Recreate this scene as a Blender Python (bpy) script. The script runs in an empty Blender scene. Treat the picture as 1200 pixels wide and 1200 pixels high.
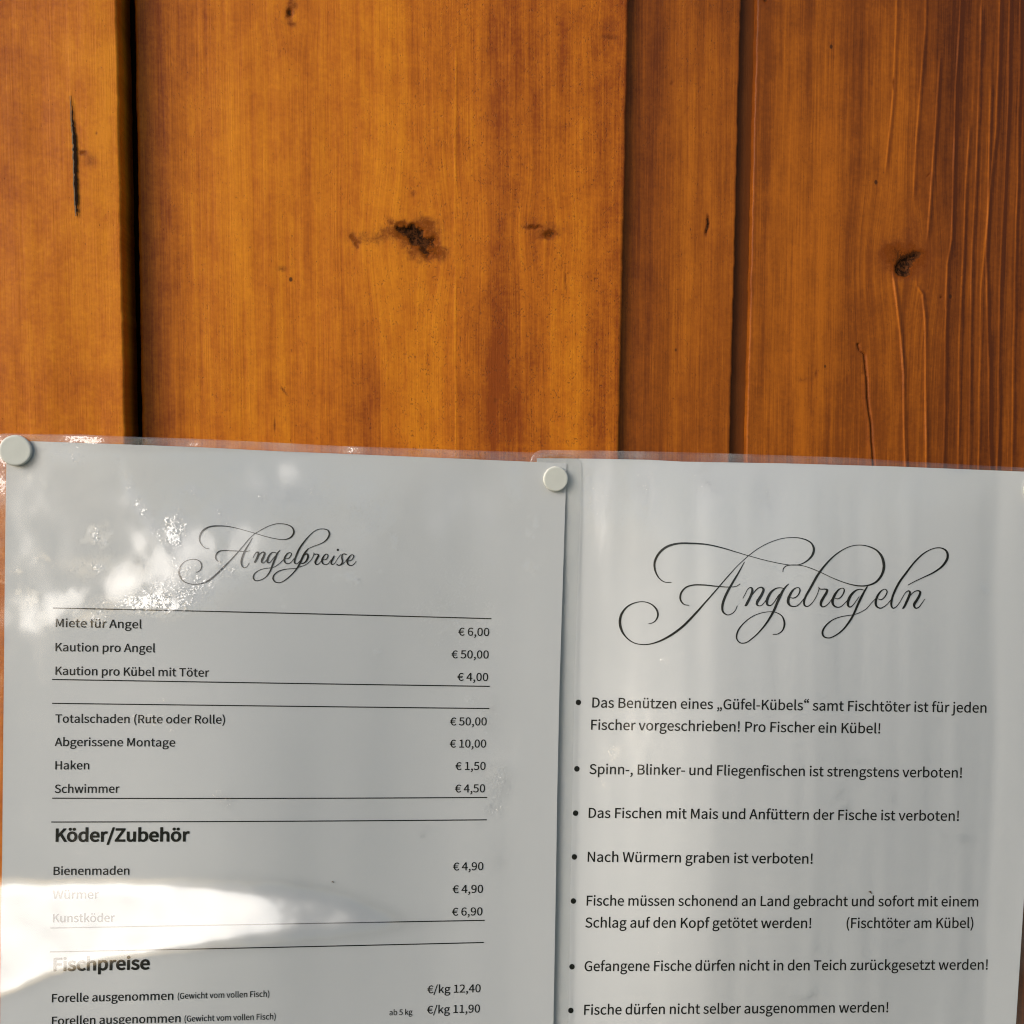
import bpy, math, json
import numpy as np

# ------------------------------------------------------------------ camera, sky, sun, exposure
sc = bpy.context.scene
COL = sc.collection
YAW, PITCH = math.radians(7.5), math.radians(3.5)
FOCAL = 1150.0            # in pixels of a 1200 px wide picture
DIST = 0.366              # camera to face of the wide board
CAM = np.array([0.0, -DIST, 1.55])
cd = bpy.data.cameras.new('camera')
cd.sensor_width = 36.0
cd.lens = 36.0 * FOCAL / 1200.0
cd.clip_start = 0.01
cd.clip_end = 200.0
cam = bpy.data.objects.new('camera', cd)
COL.objects.link(cam)
cam.location = CAM
cam.rotation_euler = (math.radians(90) - PITCH, 0, -YAW)
sc.camera = cam

SUN_AZ, SUN_EL = math.radians(56), math.radians(24)     # to the left of the wall's outward normal
sdir = np.array([-math.sin(SUN_AZ) * math.cos(SUN_EL), -math.cos(SUN_AZ) * math.cos(SUN_EL), math.sin(SUN_EL)])
w = bpy.data.worlds.new('World')
sc.world = w
w.use_nodes = True
wn = w.node_tree.nodes
sky = wn.new('ShaderNodeTexSky')
sky.sky_type = 'NISHITA'
sky.sun_disc = False
sky.sun_elevation = SUN_EL
sky.sun_rotation = math.atan2(sdir[0], sdir[1])
sky.air_density = 1.0
sky.dust_density = 2.5
w.node_tree.links.new(sky.outputs[0], wn['Background'].inputs[0])
wn['Background'].inputs[1].default_value = 0.10
sd = bpy.data.lights.new('sun', 'SUN')
sd.energy = 1.5
sd.angle = math.radians(33)
sd.color = (1.0, 0.992, 0.98)
sun = bpy.data.objects.new('sun', sd)
COL.objects.link(sun)
from mathutils import Vector
sun.rotation_euler = Vector(sdir).to_track_quat('Z', 'Y').to_euler()
sc.view_settings.view_transform = 'Standard'
sc.view_settings.look = 'None'
sc.view_settings.gamma = 1.0
sc.view_settings.use_curve_mapping = False
sc.view_settings.exposure = 0.5
sc.cycles.transparent_max_bounces = 12
sc.cycles.filter_width = 1.1

# ------------------------------------------------------------------ measuring: where a sight line meets the wall
cy, sy, cp, sp = math.cos(YAW), math.sin(YAW), math.cos(PITCH), math.sin(PITCH)
FWD = np.array([sy * cp, cy * cp, -sp])
RGT = np.array([cy, -sy, 0.0])
UPV = np.cross(RGT, FWD)

def at(px, py, d=0.0):
    """point d metres in front of the wide board's face, seen at (px, py) of the 1200 px photograph"""
    px = np.asarray(px, float); py = np.asarray(py, float)
    r = FWD + ((px - 600) / FOCAL)[..., None] * RGT + ((600 - py) / FOCAL)[..., None] * UPV
    t = (-np.asarray(d) - CAM[1]) / r[..., 1]
    return CAM + r * t[..., None]

def seen(P):
    v = P - CAM
    f = v @ FWD
    return 600 + FOCAL * (v @ RGT) / f, 600 - FOCAL * (v @ UPV) / f

# ------------------------------------------------------------------ helpers
rng = np.random.default_rng(7)

def vnoise(x, y, seed=0):
    """smooth value noise, any array"""
    r = np.random.default_rng(seed).random((256, 256))
    xi = np.floor(x).astype(int); yi = np.floor(y).astype(int)
    fx = x - xi; fy = y - yi
    fx = fx * fx * (3 - 2 * fx); fy = fy * fy * (3 - 2 * fy)
    a = r[xi & 255, yi & 255]; b = r[(xi + 1) & 255, yi & 255]
    c = r[xi & 255, (yi + 1) & 255]; d = r[(xi + 1) & 255, (yi + 1) & 255]
    return (a * (1 - fx) + b * fx) * (1 - fy) + (c * (1 - fx) + d * fx) * fy - 0.5

def fbm(x, y, o=4, seed=0):
    s = 0; a = 1.0
    for k in range(o):
        s = s + a * vnoise(x * 2 ** k + 13.7 * k, y * 2 ** k + 7.1 * k, seed + k); a *= 0.5
    return s

def blob(px, py, cx, cy_, rx, ry, p=1.0):
    return np.exp(-(((px - cx) / rx) ** 2 + ((py - cy_) / ry) ** 2) ** p)

def rblob(px, py, cx, cy_, rx, ry, ang):
    c, s_ = math.cos(ang), math.sin(ang)
    dx, dy = px - cx, py - cy_
    return blob(dx * c + dy * s_, -dx * s_ + dy * c, 0, 0, rx, ry)

def smooth(a, b, x):
    t = np.clip((x - a) / (b - a), 0, 1)
    return t * t * (3 - 2 * t)

def link(name, me, mat, parent=None):
    o = bpy.data.objects.new(name, me)
    COL.objects.link(o)
    if mat is not None: me.materials.append(mat)
    if parent is not None: o.parent = parent
    return o

def raw(name, V, faces, smooth_=True, attrs=None):
    me = bpy.data.meshes.new(name)
    V = np.asarray(V, float)
    me.from_pydata(V.tolist(), [], faces if isinstance(faces, list) else faces.tolist())
    if smooth_: me.polygons.foreach_set('use_smooth', [True] * len(me.polygons))
    for k, v in (attrs or {}).items():
        a = me.attributes.new(k, 'FLOAT', 'POINT')
        a.data.foreach_set('value', np.asarray(v, np.float32).ravel())
    me.update()
    return me

def grid_faces(nr, nc):
    i = np.arange(nr * nc).reshape(nr, nc)
    return np.stack([i[:-1, :-1], i[:-1, 1:], i[1:, 1:], i[1:, :-1]], -1).reshape(-1, 4)

def thing(name, label, cat, loc=(0, 0, 0), group=None):
    o = bpy.data.objects.new(name, None)
    COL.objects.link(o); o.location = loc
    o['label'] = label; o['category'] = cat
    if group: o['group'] = group
    return o

class NT:
    def __init__(s, name):
        s.m = bpy.data.materials.new(name); s.m.use_nodes = True
        s.t = s.m.node_tree; s.n = s.t.nodes; s.l = s.t.links
        s.bsdf = s.n['Principled BSDF']; s.out = s.n['Material Output']
    def new(s, typ, **kw):
        nd = s.n.new(typ)
        for k, v in kw.items():
            if isinstance(v, (int, float, tuple, str)) and k in nd.inputs: s.put(nd.inputs[k], v)
            elif hasattr(nd, k): setattr(nd, k, v)
            else: s.put(nd.inputs[k], v)
        return nd
    def put(s, inp, v):
        if hasattr(v, 'links') and not isinstance(v, (int, float)): s.l.new(v, inp)
        else: inp.default_value = v
    def math(s, op, a, b=None, c=None, clamp=False):
        nd = s.n.new('ShaderNodeMath'); nd.operation = op; nd.use_clamp = clamp
        for i, v in enumerate((a, b, c)):
            if v is not None: s.put(nd.inputs[i], v)
        return nd.outputs[0]
    def vmath(s, op, a, b=None, scale=None):
        nd = s.n.new('ShaderNodeVectorMath'); nd.operation = op
        s.put(nd.inputs[0], a)
        if b is not None: s.put(nd.inputs[1], b)
        if scale is not None: s.put(nd.inputs['Scale'], scale)
        return nd.outputs[0]
    def attr(s, name):
        nd = s.n.new('ShaderNodeAttribute'); nd.attribute_name = name
        return nd.outputs['Fac']
    def noise(s, vec, scale, detail=3, rough=0.5, out='Fac'):
        nd = s.n.new('ShaderNodeTexNoise')
        s.put(nd.inputs['Vector'], vec)
        nd.inputs['Scale'].default_value = scale
        nd.inputs['Detail'].default_value = detail
        nd.inputs['Roughness'].default_value = rough
        return nd.outputs[out]
    def comb(s, x, y, z):
        nd = s.n.new('ShaderNodeCombineXYZ')
        for i, v in enumerate((x, y, z)): s.put(nd.inputs[i], v)
        return nd.outputs[0]
    def mix(s, f, a, b, mode='MIX'):
        nd = s.n.new('ShaderNodeMix'); nd.data_type = 'RGBA'; nd.blend_type = mode
        s.put(nd.inputs[0], f); s.put(nd.inputs[6], a); s.put(nd.inputs[7], b)
        return nd.outputs[2]
    def range(s, v, a, b, c=0.0, d=1.0):
        nd = s.n.new('ShaderNodeMapRange'); nd.interpolation_type = 'SMOOTHSTEP'
        s.put(nd.inputs[0], v)
        for i, q in enumerate((a, b, c, d)): nd.inputs[i + 1].default_value = q
        return nd.outputs[0]

# ------------------------------------------------------------------ materials
def wood(name, seed, light, mid, dark, streak=1.0, mottle=1.0, speck=1.0):
    t = NT(name)
    geo = t.n.new('ShaderNodeTexCoord')
    sep = t.n.new('ShaderNodeSeparateXYZ'); t.l.new(geo.outputs['Object'], sep.inputs[0])
    gx, z = t.attr('grain'), sep.outputs[2]
    gxo = t.math('ADD', gx, seed * 0.731)
    v1 = t.comb(t.math('MULTIPLY', gxo, 55.0), seed * 3.1, t.math('MULTIPLY', z, 2.2))
    v2 = t.comb(t.math('MULTIPLY', gxo, 330.0), seed * 1.7, t.math('MULTIPLY', z, 6.0))
    v3 = t.comb(t.math('MULTIPLY', gxo, 1500.0), seed, t.math('MULTIPLY', z, 28.0))
    n1 = t.noise(v1, 1.0, 4, 0.55); n2 = t.noise(v2, 1.0, 3, 0.6); n3 = t.noise(v3, 1.0, 3, 0.65)
    # blotchy glaze and small cross ripples in it
    v4 = t.comb(t.math('MULTIPLY', sep.outputs[0], 130.0), seed, t.math('MULTIPLY', z, 90.0))
    n4 = t.noise(v4, 1.0, 5, 0.6)
    v5 = t.comb(t.math('MULTIPLY', sep.outputs[0], 520.0), seed + 2, t.math('MULTIPLY', z, 620.0))
    n5 = t.noise(v5, 1.0, 3, 0.6)
    v6 = t.comb(t.math('MULTIPLY', sep.outputs[0], 1500.0), seed + 5, t.math('MULTIPLY', z, 1100.0))
    n6 = t.noise(v6, 1.0, 2, 0.5)
    s = t.math('MULTIPLY_ADD', t.math('SUBTRACT', n1, 0.5), 1.5 * streak, 0.5)
    s = t.math('MULTIPLY_ADD', t.math('SUBTRACT', n2, 0.5), 0.75 * streak, s)
    s = t.math('MULTIPLY_ADD', t.math('SUBTRACT', n3, 0.5), 0.85 * streak, s)
    s = t.math('MULTIPLY_ADD', t.math('SUBTRACT', n4, 0.5), 0.75 * mottle, s)
    s = t.math('MULTIPLY_ADD', t.math('SUBTRACT', n5, 0.5), 0.5 * mottle, s)
    s = t.math('SUBTRACT', s, t.attr('stain_and_shade'))
    cr = t.n.new('ShaderNodeValToRGB'); t.l.new(s, cr.inputs[0])
    e = cr.color_ramp.elements
    e[0].position = 0.0; e[0].color = (*dark, 1)
    e[1].position = 1.0; e[1].color = (*light, 1)
    m_ = cr.color_ramp.elements.new(0.5); m_.color = (*mid, 1)
    col = cr.outputs[0]
    # dark pores, denser where the 'pore' field is high
    pz = t.math('ADD', t.range(n6, 0.66, 0.74, 0, 1), t.math('MULTIPLY', t.range(n6, 0.55, 0.66, 0, 1), t.attr('pore')), clamp=True)
    v7 = t.comb(t.math('MULTIPLY', sep.outputs[0], 330.0), seed + 9, t.math('MULTIPLY', z, 230.0))
    pm = t.range(t.noise(v7, 1.0, 2, 0.5), 0.46, 0.62, 0.15, 1)
    pz = t.math('MULTIPLY', t.math('MULTIPLY', pz, pm), 0.62 * speck)
    col = t.mix(pz, col, (0.10, 0.028, 0.006, 1))
    # fly specks
    vo = t.n.new('ShaderNodeTexVoronoi'); vo.feature = 'F1'
    t.l.new(t.comb(t.math('MULTIPLY', sep.outputs[0], 62.0), seed, t.math('MULTIPLY', z, 48.0)), vo.inputs['Vector'])
    vo.inputs['Scale'].default_value = 1.0
    dot = t.range(vo.outputs['Distance'], 0.030, 0.055, 1, 0)
    hs = t.n.new('ShaderNodeSeparateColor'); t.l.new(vo.outputs['Color'], hs.inputs[0])
    dot = t.math('MULTIPLY', dot, t.range(hs.outputs[0], 0.55, 0.6, 0, 0.85))
    col = t.mix(dot, col, (0.035, 0.012, 0.004, 1))
    kn = t.attr('knot')
    v8 = t.vmath('MULTIPLY', geo.outputs['Object'], (900, 900, 900))
    kk = t.math('ADD', kn, t.math('MULTIPLY', t.math('SUBTRACT', t.noise(v8, 1.0, 4, 0.7), 0.5), t.math('MULTIPLY', kn, 2.0)), clamp=True)
    col = t.mix(t.range(kk, 0.02, 0.5, 0, 0.85), col, (0.17, 0.040, 0.007, 1))
    col = t.mix(t.range(kk, 0.62, 1.05), col, t.mix(t.range(t.noise(v8, 1.0, 3, 0.6), 0.42, 0.6), (0.010, 0.006, 0.004, 1), (0.075, 0.026, 0.009, 1)))
    t.l.new(col, t.bsdf.inputs['Base Color'])
    t.bsdf.inputs['Roughness'].default_value = 0.5
    t.put(t.bsdf.inputs['Specular IOR Level'], t.range(kk, 0.2, 0.7, 0.16, 0.01))
    h = t.math('MULTIPLY_ADD', n3, 0.5, t.math('MULTIPLY', n2, 0.7))
    h = t.math('MULTIPLY_ADD', n5, 0.25, h)
    h = t.math('SUBTRACT', h, t.math('MULTIPLY', pz, 0.9))
    h = t.math('SUBTRACT', h, t.math('MULTIPLY', kk, 0.8))
    b = t.n.new('ShaderNodeBump'); b.inputs['Strength'].default_value = 0.55
    b.inputs['Distance'].default_value = 0.0003
    t.l.new(h, b.inputs['Height']); t.l.new(b.outputs[0], t.bsdf.inputs['Normal'])
    return t.m

W_LEFT = wood('amber_stained_wood', 1, (0.66, 0.222, 0.009), (0.50, 0.140, 0.007), (0.33, 0.075, 0.007), 0.5, 1.6, 0.8)
W_WIDE = wood('golden_stained_wood', 2, (0.68, 0.228, 0.009), (0.49, 0.136, 0.007), (0.25, 0.052, 0.005), 0.95, 1.1, 0.85)
W_NARROW = wood('brown_orange_stained_wood', 3, (0.46, 0.132, 0.008), (0.29, 0.074, 0.006), (0.14, 0.032, 0.005), 1.1, 0.9, 1.0)
W_RIGHT = wood('red_brown_stained_wood', 4, (0.42, 0.116, 0.007), (0.215, 0.053, 0.005), (0.085, 0.020, 0.004), 1.0, 0.8, 0.8)
W_GROOVE = wood('shade_darkened_stain_wood', 6, (0.20, 0.062, 0.008), (0.135, 0.038, 0.006), (0.08, 0.02, 0.004), 0.6, 0.6, 0.5)  # groove floor: stained wood, colour darkened further for the shade of the recess
W_DARK = wood('raw_dark_backing_wood', 5, (0.10, 0.035, 0.010), (0.06, 0.02, 0.006), (0.03, 0.01, 0.004), 0.8, 0.5, 0.6)

def simple(name, col, rough=0.5, spec=0.3, bump=0.0, bscale=500.0, vary=0.0):
    t = NT(name)
    tc = t.n.new('ShaderNodeTexCoord')
    n = t.noise(tc.outputs['Object'], bscale, 4, 0.6)
    c = t.mix(t.range(n, 0.3, 0.7, 0, vary), (*col, 1), tuple(0.72 * q for q in col) + (1,))
    t.l.new(c, t.bsdf.inputs['Base Color'])
    t.bsdf.inputs['Roughness'].default_value = rough
    t.bsdf.inputs['Specular IOR Level'].default_value = spec
    if bump:
        b = t.n.new('ShaderNodeBump'); b.inputs['Strength'].default_value = 0.4
        b.inputs['Distance'].default_value = bump
        t.l.new(n, b.inputs['Height']); t.l.new(b.outputs[0], t.bsdf.inputs['Normal'])
    return t.m

PAPER = simple('white_office_paper', (0.595, 0.605, 0.61), 0.9, 0.1, 0.00002, 900.0, 0.03)
INK = simple('black_toner', (0.006, 0.006, 0.0055), 0.7, 0.08, 0, 2500.0, 0.3)
PIN = simple('cream_white_plastic', (0.60, 0.61, 0.55), 0.45, 0.5, 0.00003, 300.0, 0.10)
STEEL = simple('pin_steel', (0.5, 0.5, 0.5), 0.3, 0.5)
SLIT = simple('open_crack_shadow_wood', (0.020, 0.010, 0.006), 0.95, 0.05, 0.0002, 900, 0.6)
LIP = simple('weathered_grey_splinter', (0.20, 0.14, 0.09), 0.9, 0.1, 0.0001, 1500, 0.5)
DIRT = simple('brown_dirt_speck', (0.10, 0.07, 0.045), 0.9, 0.1)

def film(name, milky):
    """clear laminating film: see-through, glossy, with a relief of fine crinkles and one soft swell"""
    t = NT(name)
    tc = t.n.new('ShaderNodeTexCoord'); P = tc.outputs['Object']
    geo = t.n.new('ShaderNodeNewGeometry')
    ve = t.attr('veil'); sw = t.attr('swell')
    cr = t.math('ADD', t.attr('crinkle'), t.range(t.noise(P, 60.0, 3, 0.6), 0.64, 0.74, 0, 0.55))
    cr = t.math('MULTIPLY', cr, t.math('SUBTRACT', 1.0, sw, clamp=True)); bd = t.attr('border')
    # tiny facets where the film has not fused flat
    n = t.noise(P, 1250.0, 2, 0.6, 'Color')
    n2 = t.noise(P, 85.0, 2, 0.5, 'Color')
    v = t.vmath('SUBTRACT', n, (0.5, 0.5, 0.5))
    vb = t.vmath('SUBTRACT', n2, (0.5, 0.5, 0.5))
    gate = t.range(t.noise(P, 380.0, 4, 0.7), 0.40, 0.66)
    amp = t.math('MULTIPLY', t.math('MULTIPLY', cr, gate), 3.0)
    amp = t.math('ADD', amp, 0.02)
    N = t.vmath('ADD', geo.outputs['Normal'], t.vmath('SCALE', v, scale=amp))
    N = t.vmath('ADD', N, t.vmath('SCALE', vb, scale=t.math('MULTIPLY_ADD', sw, 0.16, t.math('MULTIPLY_ADD', cr, 0.35, 0.06))))
    N = t.vmath('ADD', N, t.vmath('SCALE', t.comb(*[0.58 * q for q in TILT_C]), scale=cr))
    N = t.vmath('ADD', N, t.vmath('SCALE', t.comb(*TILT), scale=sw))
    N = t.vmath('ADD', N, t.vmath('SCALE', vb, scale=t.math('MULTIPLY', bd, 1.0)))
    N = t.vmath('ADD', N, t.vmath('SCALE', v, scale=t.math('MULTIPLY', bd, 0.5)))
    N = t.vmath('ADD', N, t.vmath('SCALE', t.comb(-0.10, 0.0, 0.16), scale=bd))
    N = t.vmath('NORMALIZE', N)
    # the broad milky sheen follows the slow waves only
    M = t.vmath('ADD', geo.outputs['Normal'], t.vmath('SCALE', t.comb(*TILT), scale=sw))
    M = t.vmath('ADD', M, t.vmath('SCALE', t.comb(*[0.80 * q for q in TILT_C]), scale=t.math('MINIMUM', t.math('MULTIPLY_ADD', cr, 0.35, ve), 0.85)))
    M = t.vmath('ADD', M, t.vmath('SCALE', vb, scale=0.25))
    M = t.vmath('NORMALIZE', M)
    g = t.n.new('ShaderNodeBsdfAnisotropic') if False else t.n.new('ShaderNodeBsdfGlossy')
    g.inputs['Color'].default_value = (1, 1, 1, 1)
    t.put(g.inputs['Roughness'], t.math('MULTIPLY_ADD', sw, 0.045, 0.14))
    t.l.new(N, g.inputs['Normal'])
    g2 = t.n.new('ShaderNodeBsdfGlossy'); g2.inputs['Color'].default_value = (1, 1, 1, 1)
    g2.inputs['Roughness'].default_value = 0.34; t.l.new(M, g2.inputs['Normal'])
    gm = t.n.new('ShaderNodeMixShader'); t.put(gm.inputs[0], t.math('MULTIPLY_ADD', sw, 0.25, t.math('MULTIPLY_ADD', ve, 0.6, 0.12), clamp=True))
    t.l.new(g.outputs[0], gm.inputs[1]); t.l.new(g2.outputs[0], gm.inputs[2])
    tr = t.n.new('ShaderNodeBsdfTransparent'); tr.inputs['Color'].default_value = (0.968, 0.972, 0.97, 1)
    df = t.n.new('ShaderNodeBsdfDiffuse'); df.inputs['Color'].default_value = (0.75, 0.74, 0.70, 1)
    m0 = t.n.new('ShaderNodeMixShader')
    haze = t.math('MULTIPLY_ADD', t.math('MULTIPLY', bd, t.range(n2, 0.35, 0.7, 0.25, 1.0)), milky, 0.004)
    t.put(m0.inputs[0], haze); t.l.new(tr.outputs[0], m0.inputs[1]); t.l.new(df.outputs[0], m0.inputs[2])
    # thin-sheet reflectance, the same from both sides (front and back face of the film together)
    dt = t.n.new('ShaderNodeVectorMath'); dt.operation = 'DOT_PRODUCT'
    t.l.new(N, dt.inputs[0]); t.l.new(geo.outputs['Incoming'], dt.inputs[1])
    c1 = t.math('SUBTRACT', 1.0, t.math('ABSOLUTE', dt.outputs['Value']), clamp=True)
    fr = t.math('MULTIPLY_ADD', t.math('POWER', c1, 5.0), 0.9, 0.072, clamp=True)
    m1 = t.n.new('ShaderNodeMixShader')
    t.l.new(fr, m1.inputs[0]); t.l.new(m0.outputs[0], m1.inputs[1]); t.l.new(gm.outputs[0], m1.inputs[2])
    t.l.new(m1.outputs[0], t.out.inputs['Surface'])
    return t.m

# normal that sends the low sky and sun on the left towards a viewer in front of the sheet's lower left
gp = at(210, 1090, 0.004)
vd = CAM - gp; vd /= np.linalg.norm(vd)
hn = vd + sdir; hn /= np.linalg.norm(hn)
TILT = tuple(float(q) for q in (hn / -hn[1] - np.array([0, -1.0, 0])))
cpnt = at(300, 660, 0.004)
vd = CAM - cpnt; vd /= np.linalg.norm(vd)
hn = vd + sdir; hn /= np.linalg.norm(hn)
TILT_C = tuple(float(q) for q in (hn / -hn[1] - np.array([0, -1.0, 0])))
FILM = film('clear_laminating_film', 0.24)

# ------------------------------------------------------------------ the ground in front of the wall (seen only as a reflection)
def make_ground():
    t = NT('grass_and_soil')
    tc = t.n.new('ShaderNodeTexCoord')
    n = t.noise(tc.outputs['Object'], 0.5, 5, 0.6); n2 = t.noise(tc.outputs['Object'], 14.0, 4, 0.6)
    c = t.mix(t.range(n, 0.4, 0.6), (0.045, 0.085, 0.022, 1), (0.13, 0.115, 0.075, 1))
    c = t.mix(t.range(n2, 0.3, 0.7, 0, 0.5), c, (0.03, 0.045, 0.015, 1))
    t.l.new(c, t.bsdf.inputs['Base Color']); t.bsdf.inputs['Roughness'].default_value = 0.95
    g = np.array([(-150, -150, 0), (150, -150, 0), (150, 150, 0), (-150, 150, 0)], float)
    o = link('ground', raw('ground', g, [[0, 1, 2, 3]], False), t.m)
    o['kind'] = 'structure'
make_ground()

# ------------------------------------------------------------------ the boarded wall
wall = thing('plank_wall', 'amber stained wooden board wall behind the two laminated notices', 'wall', (0, 0, 0))
Z_TOP, Z_BOT = at(600, -40)[2], at(600, 640)[2]

def zrows():
    fine = np.arange(Z_BOT, Z_TOP, 0.0005)
    lo = np.linspace(Z_BOT - 0.55, Z_BOT - 0.004, 40)
    hi = np.linspace(Z_TOP + 0.004, Z_TOP + 0.30, 20)
    return np.concatenate([lo, fine, hi])
ZR = zrows()

def edge(pa, pb, y):
    """x of a board edge as a function of height, through two measured points, at depth y behind the wide board"""
    A, B = at(*pa, -y), at(*pb, -y)
    k = (B[0] - A[0]) / (B[2] - A[2])
    return lambda z: A[0] + (z - A[2]) * k

def board(name, xl, xr, y, thick, mat, fields, label=None, bevel=0.0009, wob=0.00025, seed=3, res=0.0005):
    z = ZR
    L, R = xl(z), xr(z)
    wmax = float(np.max(R - L)); n = int(max(wmax / res, 8))
    # profile across: back-left, front-left (rounded), front ..., front-right (rounded), back-right
    s = np.concatenate([np.linspace(0, 1, n)])
    X = L[:, None] + (R - L)[:, None] * s[None, :]
    de = np.minimum(X - L[:, None], R[:, None] - X)
    rnd = np.where(de < bevel, bevel - np.sqrt(np.clip(bevel ** 2 - (bevel - de) ** 2, 0, None)), 0)
    Zg = np.repeat(z[:, None], n, 1)
    P0 = np.stack([X, np.full_like(X, y), Zg], -1)
    px, py = seen(P0)
    f = fields(px, py, X, Zg)
    Y = y + rnd + wob * fbm(X * 60, Zg * 12, 3, seed) - f.get('height', 0)
    # ragged arris: edges wander slightly
    X = X + np.where(de < 0.0015, 1, 0) * 0.00030 * fbm(np.zeros_like(X) + seed, Zg * 260, 4, seed + 5)
    front = np.stack([X, Y, Zg], -1)
    left = np.stack([front[:, 0, 0], np.full(len(z), y + thick), z], -1)[:, None, :]
    right = np.stack([front[:, -1, 0], np.full(len(z), y + thick), z], -1)[:, None, :]
    lm = np.stack([front[:, 0, 0], np.full(len(z), y + bevel * 1.2), z], -1)[:, None, :]
    rm = np.stack([front[:, -1, 0], np.full(len(z), y + bevel * 1.2), z], -1)[:, None, :]
    V = np.concatenate([left, lm, front, rm, right], 1)
    nr, nc = V.shape[:2]
    def ext(a):
        a = np.broadcast_to(a, X.shape)
        return np.concatenate([a[:, :1], a[:, :1], a, a[:, -1:], a[:, -1:]], 1)
    at_ = {k: ext(f.get(k, 0.0)) for k in ('stain_and_shade', 'knot', 'pore')}
    at_['grain'] = ext(f.get('grain', X)) + np.concatenate([np.full((nr, 1), -0.01), np.zeros((nr, nc - 2)), np.full((nr, 1), 0.01)], 1)
    me = raw(name, V.reshape(-1, 3), grid_faces(nr, nc), True, at_)
    o = link(name, me, mat, wall)
    if label: o['label'] = label
    return o

def line_dist(px, py, pts):
    """signed horizontal distance in px to a polyline given from top to bottom; nan outside its span"""
    ys = [p[1] for p in pts]; xs = [p[0] for p in pts]
    d = px - np.interp(py, ys, xs)
    on = smooth(ys[0] - 12, ys[0] + 12, py) * (1 - smooth(ys[-1] - 12, ys[-1] + 12, py))
    return d, on

def f_left(px, py, X, Z):
    st = 0.30 * blob(px, py, 35, 120, 45, 150) + 0.16 * blob(px, py, 60, 455, 90, 40) + 0.18 * fbm(X * 22, Z * 18, 4, 11) \
        - 0.30 * blob(px, py, 128, 150, 22, 110) - 0.22 * blob(px, py, 120, 360, 28, 120) + 0.2 * blob(px, py, 110, 188, 14, 12) \
        - 0.12 * blob(px, py, 80, 40, 60, 50) + 0.2 * blob(px, py, 50, 5, 60, 10)
    rag = 3 * vnoise(py * 0.25, px * 0.3, 4)
    kn = 0.62 * blob(px + rag, py, 97, 179, 5, 3) + 0.30 * blob(px, py, 106, 188, 10, 9) + 0.5 * blob(px, py, 113, 156, 1.6, 2.2)
    return dict(stain_and_shade=st, knot=kn, pore=0.35 * np.clip(fbm(X * 60, Z * 60, 3, 2), 0, 1) + 0.0 * X)

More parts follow.
